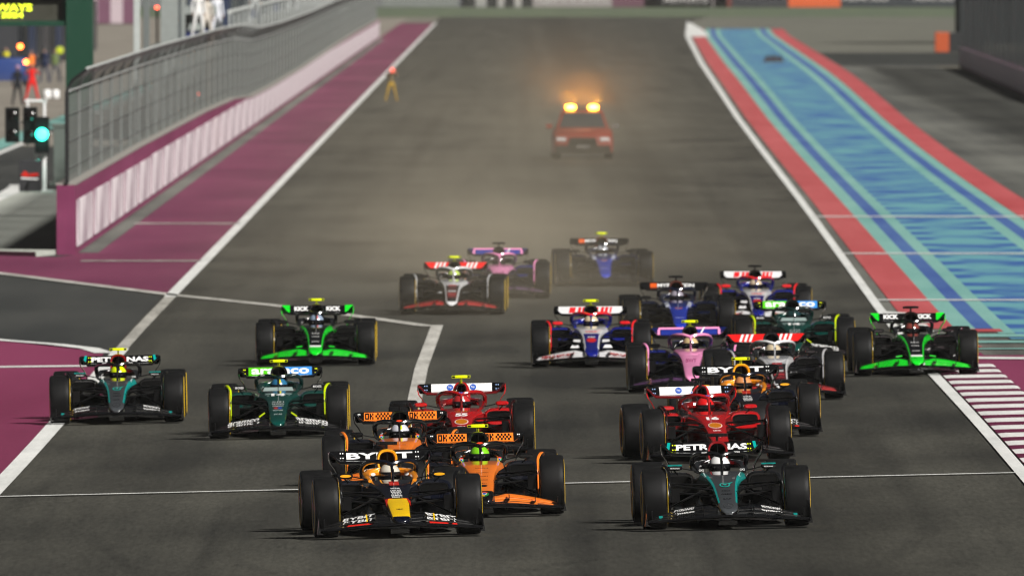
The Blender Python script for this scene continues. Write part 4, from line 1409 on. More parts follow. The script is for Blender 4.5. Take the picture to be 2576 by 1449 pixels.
# ================================================================== THE GRID
B_ = '0b0b0c'
CARS = [
    # livery, position, yaw, neon camera pod, car label, driver label, helmet shell, stripe, chin, suit
    ('navy', (-1.36, 287.7), 3.0, 0, 'dark navy racing car with yellow nose tip and red number 1, nearest the camera', 'driver in a pale silver helmet in the yellow-nosed navy car nearest the camera', 'c8c4b8', 'b8b08a', 'a89a70', '141a30'),
    ('teal', (2.55, 288.0), 1.6, 0, 'black racing car with grey nose and white-helmeted driver, front right of the pack', 'driver in a plain white helmet in the black car at the front right', 'e4e4e4', 'd0d0d2', '20204a', '141414'),
    ('orange', (-0.35, 296.9), 1.2, 1, 'orange and black racing car with yellow camera pod, behind the yellow-nosed navy car', 'driver in a green and black patterned helmet in the front orange car', '7ac81e', '101410', '6ab41c', '20140c'),
    ('orange', (-1.44, 312.1), 0.0, 0, 'orange and black racing car with black camera pod, half hidden behind the leading navy car', 'driver in a white, yellow and pink helmet in the second orange car', 'c8c8d2', 'c8dc1e', '8a2a6a', '20140c'),
    ('red', (-0.68, 331.4), 0.0, 1, 'red racing car with yellow camera pod, left one of the two red cars', 'driver in a red helmet in the red car with the yellow camera pod', 'b02a2c', 'c8c8c8', '8a1a1c', 'a01416'),
    ('red', (2.74, 324.8), 4.0, 0, 'red racing car with black camera pod, right behind the front right black car', 'driver in a red and white helmet in the right-hand red car', 'd01e20', 'c82020', 'd8d8d8', 'a01416'),
    ('navy', (3.34, 340.6), 1.8, 1, 'dark navy racing car with yellow camera pod behind the right-hand red car', 'driver in an orange and silver helmet in the rear navy car', 'd8905a', 'c8c8d0', '9aa0aa', '141a30'),
    ('white_red', (4.06, 368.5), 1.8, 0, 'white-haloed black racing car with black camera pod, between the pink car and the right kerb', 'driver in a cream helmet under the white halo of the right-hand black and white car', 'c8b89a', 'd8d8d2', 'a89a80', '2a2a2e'),
    ('pink', (2.80, 376.6), 0.0, 1, 'pink-nosed racing car with yellow camera pod on the right half of the pack', 'driver in a gold and white helmet in the nearer pink car', 'c8b080', 'd8d8d8', '6a8a8a', '1a2258'),
    ('neon', (6.49, 388.9), 0.7, 0, 'neon green and black racing car running over the striped kerb at the far right', 'driver in a dark red helmet in the neon green car on the kerb', '7a3a34', 'd87a3a', '3a2a2a', '141a14'),
    ('green', (4.74, 405.0), 0.4, 0, 'dark green racing car with black camera pod beside the kerb-riding neon green car', 'driver in a dark green helmet in the dark green car at the right', '1e3a3a', '8aa0a0', '1a2a2a', '0a3a32'),
    ('neon', (-3.28, 404.4), 0.0, 1, 'neon green and black racing car with yellow camera pod, left of the pack', 'driver in a white and blue helmet in the left-hand neon green car', '8a9ab0', 'c86a6a', '3a3a3e', '141a14'),
    ('white_blue', (4.51, 444.9), 0.5, 0, 'blue and white racing car with black camera pod at the right rear of the pack', 'driver in a pale helmet in the rear blue and white car', 'c8b49a', 'd0a890', '5a5a8a', '1c2a80'),
    ('white_blue', (1.32, 400.7), 0.0, 1, 'blue and white racing car with white front wing and yellow camera pod', 'driver in a cream helmet in the blue and white car with the white front wing', 'd0c0a0', 'e0c8a0', '9a9ab0', '1c2a80'),
    ('blue', (2.97, 430.2), 0.9, 0, 'blue-nosed racing car with black camera pod behind the white-winged car', 'driver in a grey helmet in the nearer blue-nosed car', '9a94a0', 'b8b8c0', '5a5a64', '14204a'),
    ('white_red', (-1.13, 458.0), -0.8, 1, 'white and dark racing car with white nose frame and yellow camera pod, in the dust', 'driver in a lime and white helmet in the white-framed car in the dust', 'b0c860', 'd0d0c8', '8a8a80', '2a2a2e'),
    ('pink', (-0.24, 479.1), 0.6, 0, 'pink-nosed racing car with black camera pod, behind the white-framed car in the dust', 'driver in a dark helmet in the rear pink car in the dust', '4a3a40', 'c87aa0', '3a3a3a', '1a2258'),
    ('blue', (1.89, 495.8), 1.2, 1, 'blue-nosed racing car with yellow camera pod, last of the pack in the dust', 'driver in a white and grey helmet in the last blue-nosed car', 'a8acb4', 'd0d4d8', '5a5a64', '14204a'),
    ('green', (-3.35, 347.3), 0.0, 1, 'dark green racing car with yellow camera pod and white lettering on its front wing', 'driver in a blue and yellow helmet in the dark green car on the left', '2a6a90', 'd8c81e', 'c8b81a', '0a3a32'),
    ('teal', (-5.87, 359.8), 0.2, 1, 'black racing car with grey nose and yellow camera pod beside the left white line', 'driver in a lime yellow helmet in the leftmost black car', 'd4e800', '15150e', 'c8dc00', '141414'),
]
for kind, loc, yaw, pod_, lab, dlab, hc, hs_, hch, suit in CARS:
    c = make_car(kind, lab, loc, yaw, pod_)
    make_driver(c, dlab, hc, hs_, hch, suit)

# ------------------------------------------------------------------ medical car with amber roof lamps
def estate_car():
    x0, y0 = 2.31, 790.3
    root = thing('medical_car', 'orange-red estate car with two lit amber roof lamps following the pack', 'car', (x0, y0, 0.006), R(0.5))
    body = paint('74200f', 0.45, 0.4)
    glass = paint((0.02, 0.025, 0.03), 0.25, 0.5)
    b = MB()
    secs = [(-0.92, 0.80, 0.34, 0.66, 0.70), (-0.86, 0.92, 0.24, 0.74, 0.82), (-0.5, 0.98, 0.22, 0.86, 0.88), (0.4, 1.0, 0.22, 0.98, 0.90), (1.6, 1.0, 0.22, 1.02, 0.90), (3.2, 0.99, 0.24, 1.02, 0.88), (3.75, 0.94, 0.30, 0.98, 0.8), (3.9, 0.86, 0.4, 0.90, 0.7)]
    b.loft([[(-hw, y, z0), (hw, y, z0), (hw * 1.01, y, (z0 + z1) / 2), (hw * 0.97, y, z1 - 0.10), (hw * 0.82, y, z1), (-hw * 0.82, y, z1), (-hw * 0.97, y, z1 - 0.10), (-hw * 1.01, y, (z0 + z1) / 2)] for y, hw, z0, z1, _ in secs])
    obj('body', b.mesh('body', 1, 40), body, root)
    b = MB()
    cab = [(0.45, 0.84, 0.98, 0.99), (1.25, 0.66, 0.98, 1.52), (2.2, 0.66, 0.98, 1.57), (3.1, 0.64, 0.98, 1.50), (3.7, 0.76, 0.98, 0.99)]
    b.loft([[(-0.86, y, z0), (0.86, y, z0), (hw, y, z1), (-hw, y, z1)] for y, hw, z0, z1 in cab])
    obj('cabin', b.mesh('cabin', 1, 30), body, root)
    b = MB()
    b.add([(-0.76, 0.46, 1.02), (0.76, 0.46, 1.02), (0.60, 1.15, 1.485), (-0.60, 1.15, 1.485)], [(0, 1, 2, 3)])
    obj('windscreen', b.mesh('windscreen', 1, 0), glass, root)
    for s in (-1, 1):
        b = MB(); b.box((s * 0.70, -0.86, 0.64), (0.30, 0.14, 0.11), rz=s * 0.25)
        obj('headlight', b.mesh('headlight', 1, 0, 0.02), glow((1.0, 0.95, 0.88), 0.4), root)  # faint emission stands in for glints on the headlights
        b = MB(); b.lathe_x([(-0.12, 0.24), (-0.13, 0.33), (-0.10, 0.36), (0.10, 0.36), (0.13, 0.33), (0.12, 0.24)], 24)
        for yy in (0.0, 2.95):
            wl = obj('wheel', b.mesh('wheel', 1, 40), m_tyre, root, (s * 0.86, yy, 0.36))
            r_ = MB(); r_.lathe_x([(s * 0.10, 0.0), (s * 0.11, 0.12), (s * 0.12, 0.245)], 20)
            obj('rim', r_.mesh('rim'), m_rim, wl)
        b = MB(); b.box((s * 1.09, 0.85, 1.05), (0.20, 0.12, 0.14))
        obj('mirror', b.mesh('mirror', 1, 0, 0.03), m_chrome if s > 0 else body, root)
        b = MB(); b.loft([[(s * 0.37 + x, yy, z) for x, yy, z in rrect(hw, 1.66 - hz_, 1.66 + hz_, y, 14, 2.4)] for y, hw, hz_ in ((1.80, 0.13, 0.05), (1.83, 0.17, 0.085), (2.00, 0.17, 0.085), (2.03, 0.13, 0.05))])
        lamp = obj('roof_lamp', b.mesh('roof_lamp'), glow((1.0, 0.40, 0.022), 26), root)
        ld = bpy.data.lights.new('lamp_light', 'SPOT')
        ld.energy = 1300
        ld.spot_size = R(179)
        ld.spot_blend = 1.0
        ld.color = (1.0, 0.38, 0.025)
        ld.shadow_soft_size = 0.12
        lo = bpy.data.objects.new('lamp_light', ld)
        COL.objects.link(lo)
        lo.parent = root
        lo.location = (s * 0.37, 1.72, 1.72)
        lo.rotation_euler = (R(90 + 54), 0, 0)
    b = MB(); b.box((0, 1.92, 1.585), (1.16, 0.16, 0.03))
    obj('light_bar', b.mesh('light_bar', 1, 0, 0.01), m_carbonm, root)
    b = MB(); b.box((0, -0.95, 0.56), (0.95, 0.08, 0.26), taper=0.85)
    obj('grille', b.mesh('grille', 1, 0), m_hole, root)
    b = MB(); b.box((0, -1.0, 0.40), (0.42, 0.02, 0.09))
    obj('number_plate', b.mesh('number_plate', 1, 0), m_chrome, root)
    b = MB(); b.box((0, -0.88, 0.30), (1.78, 0.22, 0.26)).box((0, 0.2, 0.24), (1.3, 1.8, 0.12))
    obj('bumper', b.mesh('bumper', 1, 0, 0.02), m_carbonm, root)
    b = MB(); b.box((0, -0.1, 0.935), (0.5, 0.35, 0.01), rx=0.14)
    obj('bonnet_stripe', b.mesh('bonnet_stripe', 1, 0), paint('a8604a', 0.5, 0.3), root)
estate_car()

# ------------------------------------------------------------------ people on foot
def standing(spread=0.16, arms='down'):
    J = {'pelvis': ((0, 0, 0.95), (0.14, 0.11)), 'waist': ((0, 0, 1.10), (0.13, 0.10)), 'chest': ((0, 0, 1.33), (0.16, 0.11)), 'neck': ((0, -0.01, 1.50), 0.055), 'head': ((0, -0.02, 1.63), (0.085, 0.10)), 'crown': ((0, -0.01, 1.73), 0.06), 'nose': ((0, -0.12, 1.63), 0.02)}
    E = [('pelvis', 'waist'), ('waist', 'chest'), ('chest', 'neck'), ('neck', 'head'), ('head', 'crown'), ('head', 'nose')]
    for s, q in ((-1, 'l'), (1, 'r')):
        J.update({'hip' + q: ((s * 0.10, 0, 0.90), 0.095), 'kn' + q: ((s * (0.10 + spread * 0.5), -0.02, 0.49), 0.062), 'an' + q: ((s * (0.10 + spread), 0.02, 0.09), 0.045), 'toe' + q: ((s * (0.11 + spread), -0.15, 0.045), 0.04), 'sh' + q: ((s * 0.19, 0, 1.43), 0.062)})
        if arms == 'down':
            J.update({'el' + q: ((s * 0.25, 0.02, 1.15), 0.045), 'wr' + q: ((s * 0.25, -0.05, 0.90), 0.034), 'ha' + q: ((s * 0.245, -0.07, 0.80), 0.03)})
        else:
            J.update({'el' + q: ((s * 0.30, -0.10, 1.24), 0.045), 'wr' + q: ((s * 0.22, -0.20, 1.42), 0.034), 'ha' + q: ((s * 0.20, -0.21, 1.52), 0.032)})
        E += [('pelvis', 'hip' + q), ('hip' + q, 'kn' + q), ('kn' + q, 'an' + q), ('an' + q, 'toe' + q), ('chest', 'sh' + q), ('sh' + q, 'el' + q), ('el' + q, 'wr' + q), ('wr' + q, 'ha' + q)]
    me = skin_mesh('person', J, E, 1)
    me.materials.append(None)        # bare skin: head and hands
    me.materials.append(None)        # trousers
    for p in me.polygons:
        c = p.center
        hand = (abs(c.x) > 0.2 and c.z < 0.88 and c.z > 0.7) if arms == 'down' else (c.y < -0.17 and 1.36 < c.z < 1.58 and abs(c.x) > 0.13)
        if c.z > 1.53 and abs(c.x) < 0.13 or hand:
            p.material_index = 1
        elif c.z < 0.97 and (arms != 'down' or abs(c.x) < 0.2 + spread * 0.4 or c.z < 0.7):
            p.material_index = 2
    return me
ST_A, ST_B = standing(0.14), standing(0.20, 'up')
b = MB()
b.loft([[(r * math.cos(2 * PI * k / 14), r * 1.15 * math.sin(2 * PI * k / 14) - 0.005, z) for k in range(14)] for z, r in ((1.655, 0.099), (1.72, 0.093), (1.765, 0.06), (1.78, 0.01))])
b.box((0, -0.15, 1.665), (0.15, 0.11, 0.012))
CAP = b.mesh('cap')
b = MB()
b.loft([[(rx * math.cos(2 * PI * k / 16), ry * math.sin(2 * PI * k / 16), z) for k in range(16)] for z, rx, ry in ((0.98, 0.19, 0.15), (1.15, 0.185, 0.145), (1.32, 0.205, 0.155), (1.44, 0.20, 0.14), (1.49, 0.11, 0.09))], caps=False)
VEST = b.mesh('vest')
def walker(px, py, label, suit, cap=None, vest=None, pose=ST_A, rz=0.0, sc_=1.0, base=0.0, Y=None, group='people in and beside the pit lane', legs=None):
    if Y:
        x, y, z = at(px, py, Y)
    else:
        x, y = ground(px, py); z = 0.0
    o = obj('person', pose, [paint(suit, 0.7, 0.2), m_skin, paint(legs or suit, 0.7, 0.2)], None, (x, y, z + base), (0, 0, R(rz)), (sc_, sc_, sc_))
    tag(o, label, 'person', group)
    if cap:
        obj('cap', CAP, paint(cap, 0.6), o)
    if vest:
        obj('vest', VEST, paint(vest, 0.6), o)
    return o
walker(80, 259, 'person in red overalls standing with both hands raised to the chest in the pit lane', 'd8201c', None, None, ST_B, 10)
walker(44, 268, 'person in dark clothes and pale cap standing left of the red-clad one', '16181e', 'b08aa8', None, ST_A, 25)
walker(16, 205, 'person in a yellow and orange vest at the left edge of the pit lane', '1a1c24', None, 'd8d020', ST_A, -20)
walker(78, 214, 'person in an orange top between the two red lamps', '24242c', None, 'f07818', ST_B, 40)
walker(112, 208, 'person in dark blue clothes behind the red-clad one', '1e2a4a', '2a2a2e', None, ST_A, -30)
walker(138, 212, 'person in grey overalls just left of the green gantry post', '5a5a5e', None, '5a6a3a', ST_A, 10)

# ------------------------------------------------------------------ pit lane furniture
def lamp_ball(name, px, py, Y, r, col, st, label, cat, group=None, post=True, zg=0.0):
    x, y, z = at(px, py, Y)
    root = thing(name, label, cat, (x, y, zg), 0, group)
    b = MB()
    b.loft([[(r * math.sin(PI * i / 8) * math.cos(2 * PI * k / 14) , r * math.sin(PI * i / 8) * math.sin(2 * PI * k / 14), z - zg + r * math.cos(PI * i / 8)) for k in range(14)] for i in range(1, 8)])
    obj('lamp', b.mesh('lamp'), glow(col, st), root)
    b = MB()
    b.tube([(0, 0.05, 0), (0, 0.05, z - zg - r)], 0.04, n=8)
    b.box((0, 0.05, 0.03), (0.4, 0.4, 0.06))
    obj('post', b.mesh('post'), m_dark, root)
    return root
lamp_ball('red_lamp', 51, 118, 1300, 0.13, (1, 0.14, 0.02), 14, 'upper one of two glowing red lamps above the pit lane crew', 'lamp', 'red lamps')
lamp_ball('red_lamp', 66, 157, 1080, 0.11, (1, 0.14, 0.02), 14, 'lower one of two glowing red lamps, beside the red-clad person', 'lamp', 'red lamps')
lamp_ball('red_lamp', 395, 20, 900, 0.07, (1, 0.10, 0.05), 5, 'small red lamp between the white post and the wide grey column', 'lamp', 'red lamps')
lamp_ball('red_lamp', 496, 237, 800, 0.06, (1, 0.10, 0.05), 5, 'small red lamp glowing behind the mesh fence above the maroon wall', 'lamp', 'red lamps')
lamp_ball('yellow_board', 151, 127, 1250, 0.20, (0.75, 0.85, 0.0), 0.6, 'round bright yellow signal beside the green gantry post', 'signal')

# traffic light stand at the pit exit
def lights():
    x, y = ground(112, 492)
    root = thing('traffic_light', 'pit exit traffic light on a white post showing green', 'traffic light', (x, y, 0.11))
    k = FPX / y
    def X(px): return (px - 112) / k
    def Z(py): return (492 - py) / k - 0.0
    b = MB(); b.box((X(112), 0.05, 0.65), (0.10, 0.10, 1.3)).box((0, 0.05, 0.02), (0.5, 0.4, 0.05))
    obj('post', b.mesh('post', 1, 0, 0.01), m_wh, root)
    b = MB(); b.box((X(70), 0.1, Z(318)), (0.07, 0.07, 1.3)).box((X(62), 0.02, Z(318)), (0.95, 0.05, 0.05)).box((X(112), 0.1, Z(292)), (0.08, 0.08, 0.7)).box((X(90), 0.1, Z(264)), (0.62, 0.08, 0.07))
    b.box((X(90), 0.12, 0.7), (0.07, 0.07, 1.4))
    obj('frame', b.mesh('frame', 1, 0, 0.01), m_wh, root)
    for px, py, h in ((31, 325, 0.98), (76, 326, 1.02), (106, 350, 1.02)):
        b = MB(); b.box((X(px), 0.0 if px < 100 else -0.14, Z(py)), (0.40, 0.22, h))
        hs2 = obj('lamp_housing', b.mesh('lamp_housing', 1, 0, 0.02), m_carbonm, root)
        for dz in (-0.26, 0.26) if px < 100 else (0.02,):
            on = px > 100
            bb = MB(); r = 0.17 if on else 0.14
            yy = -0.27 if on else -0.12
            bb.loft([[(X(px) + rr * math.cos(2 * PI * q / 20), yy - dy, Z(py) + dz + rr * math.sin(2 * PI * q / 20)) for q in range(20)] for rr, dy in ((r, 0), (r * 0.9, 0.03), (r * 0.5, 0.06), (0.01, 0.07))])
            obj('lens', bb.mesh('lens'), glow((0.03, 1.0, 0.66), 7) if on else paint((0.006, 0.004, 0.004), 0.15), hs2)
    ld = bpy.data.lights.new('lamp_light', 'POINT'); ld.energy = 12; ld.color = (0.1, 1, 0.75); ld.shadow_soft_size = 0.15
    lo = bpy.data.objects.new('lamp_light', ld); COL.objects.link(lo); lo.parent = root; lo.location = (X(107), -0.6, Z(348))
lights()
def board():
    x, y = ground(76, 494)
    root = thing('sign_board', 'black sign board with a red and white mark leaning below the traffic light', 'sign', (x, y, 0.11), R(4))
    k = FPX / y
    b = MB(); b.box((0, 0, 0.46), (56 / k, 0.06, 0.88), rx=-0.06)
    obj('panel', b.mesh('panel', 1, 0, 0.01), P('15161c', 0.5), root)
    b = MB(); b.add([(-0.27, -0.075, 0.46), (-0.05, -0.075, 0.42), (-0.02, -0.075, 0.50), (-0.16, -0.075, 0.60)], [(0, 1, 2, 3)])
    b.add([(-0.02, -0.075, 0.43), (0.24, -0.075, 0.47), (0.22, -0.075, 0.53), (0.0, -0.075, 0.52)], [(0, 1, 2, 3)])
    obj('emblem', b.mesh('emblem', 1, 0), P('c8281e'), root)
    b = MB(); b.add([(-0.26, -0.078, 0.37), (0.22, -0.078, 0.35), (0.22, -0.078, 0.39), (-0.26, -0.078, 0.41)], [(0, 1, 2, 3)])
    obj('stripe', b.mesh('stripe', 1, 0), m_wh, root)
    b = MB(); b.tube([(-0.05, -0.05, 0.30), (-0.11, -0.30, 0.0)], 0.02, n=6)
    obj('prop', b.mesh('prop'), m_carbonm, root)
board()
# teal line along the pit lane and its white edge
struct(obj('teal_line', line_mesh('teal_line', [(-17.9, 640), (-17.9, 1400)], 0.9, 2), m_teal))
struct(obj('white_line', line_mesh('white_line', [(-17.2, 640), (-17.2, 1400)], 0.25, 2), m_white))
struct(obj('white_line', line_mesh('white_line', [g(-40, 520), g(0, 505), g(35, 489), g(58, 474), g(64, 466)], 0.9, 2), m_white))
b = MB()
x0, y0 = g(150, 470)
b.box((0, 0, 0.9), (0.35, 0.35, 1.6)).box((0, 0.0, 1.75), (0.45, 0.4, 0.12)).box((0, 0, 0.06), (0.6, 0.5, 0.12))
tag(obj('cabinet', b.mesh('cabinet', 1, 0, 0.02), P('5f6a64', 0.5), None, (x0, y0, 0.02)), 'slim grey cabinet behind the end of the maroon wall', 'cabinet')
for px, lab in ((117, 'left one of two white drums on the pit apron right of the red-clad person'), (139, 'right one of two white drums on the pit apron right of the red-clad person')):
    xx, yy = g(px, 248)
    b = MB(); b.loft([[(r * math.cos(2 * PI * k / 14), r * math.sin(2 * PI * k / 14), z) for k in range(14)] for z, r in ((0, 0.17), (0.06, 0.19), (0.32, 0.19), (0.38, 0.15))])
    tag(obj('drum', b.mesh('drum'), m_wh, None, (xx, yy, 0)), lab, 'drum', 'white drums')
xx, yy = g(22, 214)
b = MB(); b.loft([[(-1.0, y, 0.1), (1.0, y, 0.1), (1.0, y, z), (0.8, y, z + 0.12), (-0.8, y, z + 0.12), (-1.0, y, z)] for y, z in ((-1.2, 0.7), (-1.1, 1.1), (0.9, 1.2), (1.2, 0.9))])
cart = obj('equipment_cart', b.mesh('equipment_cart', 1, 30, 0.03), P('1c3a7a', 0.4), None, (xx, yy, 0.1))
tag(cart, 'blue covered equipment cart in front of the pit garages', 'cart')
for sx in (-0.8, 0.8):
    for sy in (-0.8, 0.8):
        bb = MB(); bb.lathe_x([(-0.05, 0.02), (-0.05, 0.12), (0.05, 0.12), (0.05, 0.02)], 14)
        obj('wheel', bb.mesh('wheel'), m_tyre, cart, (sx, sy, 0.02))

# start gantry over the pit lane
def gantry():
    Y = 612
    k = FPX / Y
    xl, _, _ = at(166, 0, Y); xr, _, _ = at(235, 0, Y)
    zb = at(0, 66, Y)[2]; zt = 6.9
    gm = P('063f2c', 0.45)
    root = thing('gantry', 'dark green gantry with lit yellow lettering over the pit exit', 'gantry', ((xl + xr) / 2, Y, 0))
    hw = (xr - xl) / 2
    b = MB(); b.box((0, 0, 3.6), (hw * 2, 0.7, 7.2)).box((0, 0, 0.1), (hw * 2 + 0.3, 1.0, 0.2))
    obj('post', b.mesh('post', 1, 0, 0.02), gm, root)
    b = MB(); b.box((-4.6 - hw, 0, zb + 0.06), (9.2, 0.6, 0.13)).box((-4.6 - hw, 0, zb + 0.98), (9.2, 0.6, 0.5)).box((-4.6 - hw, 0.15, zb + 0.5), (9.2, 0.3, 0.8))
    obj('beam', b.mesh('beam', 1, 0, 0.01), gm, root)
    b = MB(); b.box((-4.6 - hw - 0.04, -0.06, zb + 0.42), (9.1, 0.10, 0.58))
    disp = obj('display', b.mesh('display', 1, 0), P('3a3a30', 0.5), root)
    xo = (xl + xr) / 2
    led = glow((0.80, 0.95, 0.02), 2.2)
    for s, p0, p1, ya, yb in (('AIRWAYS', -62, 81, 11, 29), ('2024', 3, 59, 32, 46)):
        xa, _, za = at(p0, ya, Y); xb_, _, zc = at(p1, yb, Y)
        write(disp, s, led, ((xa + xb_) / 2 - xo, -0.13, (za + zc) / 2), xb_ - xa, za - zc, 0, 0, 0, 0.03)
gantry()

# pit wall stand: posts, columns, railing and screens behind the fence
def stand_post(px0, px1, pyb, Y, mat_, label, name='post', top=8.6):
    xa, _, z0 = at(px0, pyb, Y); xb_, _, _ = at(px1, pyb, Y)
    b = MB(); b.box((0, 0, top / 2), (xb_ - xa, 0.4, top)).box((0, 0, 0.05), (xb_ - xa + 0.2, 0.6, 0.1))
    return tag(obj(name, b.mesh(name, 1, 0, 0.015), mat_, None, ((xa + xb_) / 2, Y, 0)), label, 'post', 'posts behind the mesh fence')
m_col = paint('8e9492', 0.5)
stand_post(336, 352, 130, 690, paint('b4bab8', 0.4), 'slim pale post right of the green gantry, behind the fence')
stand_post(360, 376, 125, 705, paint('6a706f', 0.5), 'slim dark grey post next to the pale post behind the fence')
stand_post(404, 448, 105, 770, m_col, 'wide grey column rising behind the mesh fence', 'column')
stand_post(456, 466, 100, 830, m_col, 'thin grey column left of the dark blue pit wall booth', 'column')
def booth():
    Y = 900
    k = FPX / Y
    xa, _, z0 = at(466, 112, Y); xb_, _, z1 = at(536, 22, Y)
    root = thing('pit_booth', 'dark pit wall booth with blue lower panel behind the fence', 'booth', ((xa + xb_) / 2, Y, 0))
    hw = (xb_ - xa) / 2
    b = MB(); b.box((0, 0.6, 2.2), (hw * 2, 1.0, 4.4)); obj('frame', b.mesh('frame', 1, 0), P('15191c', 0.5), root)
    b = MB(); b.box((0, 0.05, at(0, 88, Y)[2]), (hw * 1.9, 0.1, 0.38)); obj('panel', b.mesh('panel', 1, 0), P('14286a', 0.4), root)
    b = MB(); b.box((0, 0.0, z0 + 0.06), (hw * 2.4, 0.2, 0.10)); obj('ledge', b.mesh('ledge', 1, 0), m_col, root)
    b = MB(); b.box((0, 0.4, 4.55), (hw * 2.6, 1.6, 0.3)).box((-hw * 0.2, 0.0, 4.1), (hw * 1.2, 0.2, 0.6), taper=0.5); obj('roof', b.mesh('roof', 1, 0), m_col, root)
booth()
for px, py, Y, lab, c in ((498, 95, 880, 'person in white standing in front of the dark pit wall booth', 'd8d8d8'), (519, 108, 890, 'person in cream clothes right of the dark pit wall booth', 'c0b8ae'), (545, 100, 900, 'person in white with dark hair next to the cream-clad one', 'd4d6de'), (640, 62, 960, 'person in pale grey under the white railing behind the fence', '9a9e9e'), (735, 30, 1060, 'person in light clothes near the far end of the railing', 'a8acac')):
    x, y, z = at(px, py, Y)
    walker(px, py, lab, c, '2a2020', None, ST_A, 30, 1.0, 0.0, Y, 'people on the pit wall stand')
    b = MB()
def platform():
    root = thing('pit_wall_stand', 'grey raised pit wall stand with white railing behind the fence', 'stand', (-11.3, 880, 0))
    zt = at(545, 104, 900)[2]
    b = MB(); b.loft([[(-1.6, y, 0), (1.0, y, 0), (1.0, y, zt), (-1.6, y, zt)] for y in (-15, 520)])
    obj('deck', b.mesh('deck', 1, 0), paint('6a6e6c', 0.6), root)
    b = MB(); b.tube([(0.9, 10, zt + 1.1), (0.9, 520, zt + 1.1)], 0.09, n=6)
    for i in range(35):
        b.tube([(0.9, 10 + 15 * i, zt), (0.9, 10 + 15 * i, zt + 1.1)], 0.035, n=5)
    obj('railing', b.mesh('railing'), paint('c0c4c2', 0.4), root)
    for i in range(18):
        b = MB(); b.box((-1.4, 24 + 28 * i, zt + 1.3), (0.3, 16, 2.6))
        obj('screen', b.mesh('screen', 1, 0), paint(('3a4044', '585e60', '22304e', '4a5052')[i % 4], 0.4), root)
platform()
b = MB()
x0, y0, z0 = at(863, 78, 1600)
b.loft([[(r * math.cos(2 * PI * k / 16), r * math.sin(2 * PI * k / 16), z) for k in range(16)] for z, r in ((0, 0.38), (0.1, 0.43), (2.75, 0.43), (2.85, 0.36))])
tag(obj('bollard', b.mesh('bollard'), paint('b8bcb8', 0.5), None, (x0, 1600, 0)), 'tall pale rounded post behind the far part of the mesh fence', 'post')

# pit building at the far left
def building():
    root = thing('pit_building', 'dark pit garage building with pale upper facade at the far left', 'building', (-27, 1320, 0))
    b = MB(); b.box((-12, 120, 4.6), (24, 240, 9.2)); obj('wall', b.mesh('wall', 1, 0), paint('2a2c32', 0.6), root)
    b = MB(); b.box((-12, -0.3, 5.4), (24, 0.5, 2.4)); obj('fascia', b.mesh('fascia', 1, 0), paint('2c3038', 0.5), root)
    for i in range(12):
        b = MB(); b.box((0.2, 10 + 20 * i, 5.2), (0.5, 19.4, 2.0)); obj('panel', b.mesh('panel', 1, 0), paint('988e98' if i % 2 else 'a89ea8', 0.5), root)
        b = MB(); b.box((0.12, 10 + 20 * i, 1.8), (0.3, 16, 3.2)); obj('garage_door', b.mesh('garage_door', 1, 0), paint(('10161c', '1c2a48', '22262c', '3a3a3e')[i % 4], 0.4), root)
    b = MB(); b.box((0.4, 120, 4.0), (0.4, 240, 0.35)); obj('stripe', b.mesh('stripe', 1, 0), paint('c8402a', 0.5), root)
    b = MB(); b.box((1.2, 120, 8.0), (5, 244, 0.5)); obj('roof', b.mesh('roof', 1, 0), paint('1c2028', 0.6), root)
building()

# marshal with a red lamp at the left edge of the track
mw = walker(984, 256, 'person in brown top and yellow trousers holding a red lamp beside the left white line', '5e5238', None, None, ST_B, 20, 0.88, 0.0, None, 'marshals beside the straight', 'a8861e')
x0, y0, _ = mw.location
b = MB(); b.loft([[(0.11 * math.sin(PI * i / 8) * math.cos(2 * PI * k / 14), 0.11 * math.sin(PI * i / 8) * math.sin(2 * PI * k / 14), 0.11 * math.cos(PI * i / 8)) for k in range(14)] for i in range(1, 8)])
hl = thing('red_lamp', 'red glowing lamp held up by the person in yellow trousers', 'lamp', (x0 + 0.06, y0 - 0.28, 1.40), 0, 'red lamps')
obj('lamp', b.mesh('lamp'), glow((1, 0.12, 0.07), 1.6), hl)
b = MB(); b.tube([(0, 0, -0.22), (0, 0, -0.10)], 0.04, n=8); obj('handle', b.mesh('handle'), m_dark, hl)

# dark piece lying on the blue run-off
x0, y0 = ground(1946, 158)
b = MB(); b.loft([[(-0.65, y, 0.0), (-0.4, y, z), (-0.15, y, z * 0.8), (0.0, y, z * 1.1), (0.2, y, z * 0.75), (0.42, y, z), (0.65, y, 0.0)] for y, z in ((-0.4, 0.30), (-0.2, 0.42), (0.2, 0.42), (0.4, 0.3))])
tag(obj('debris', b.mesh('debris'), P('2a2028', 0.6), None, (x0, y0, 0.01)), 'dark low piece of debris lying on the blue run-off', 'debris')

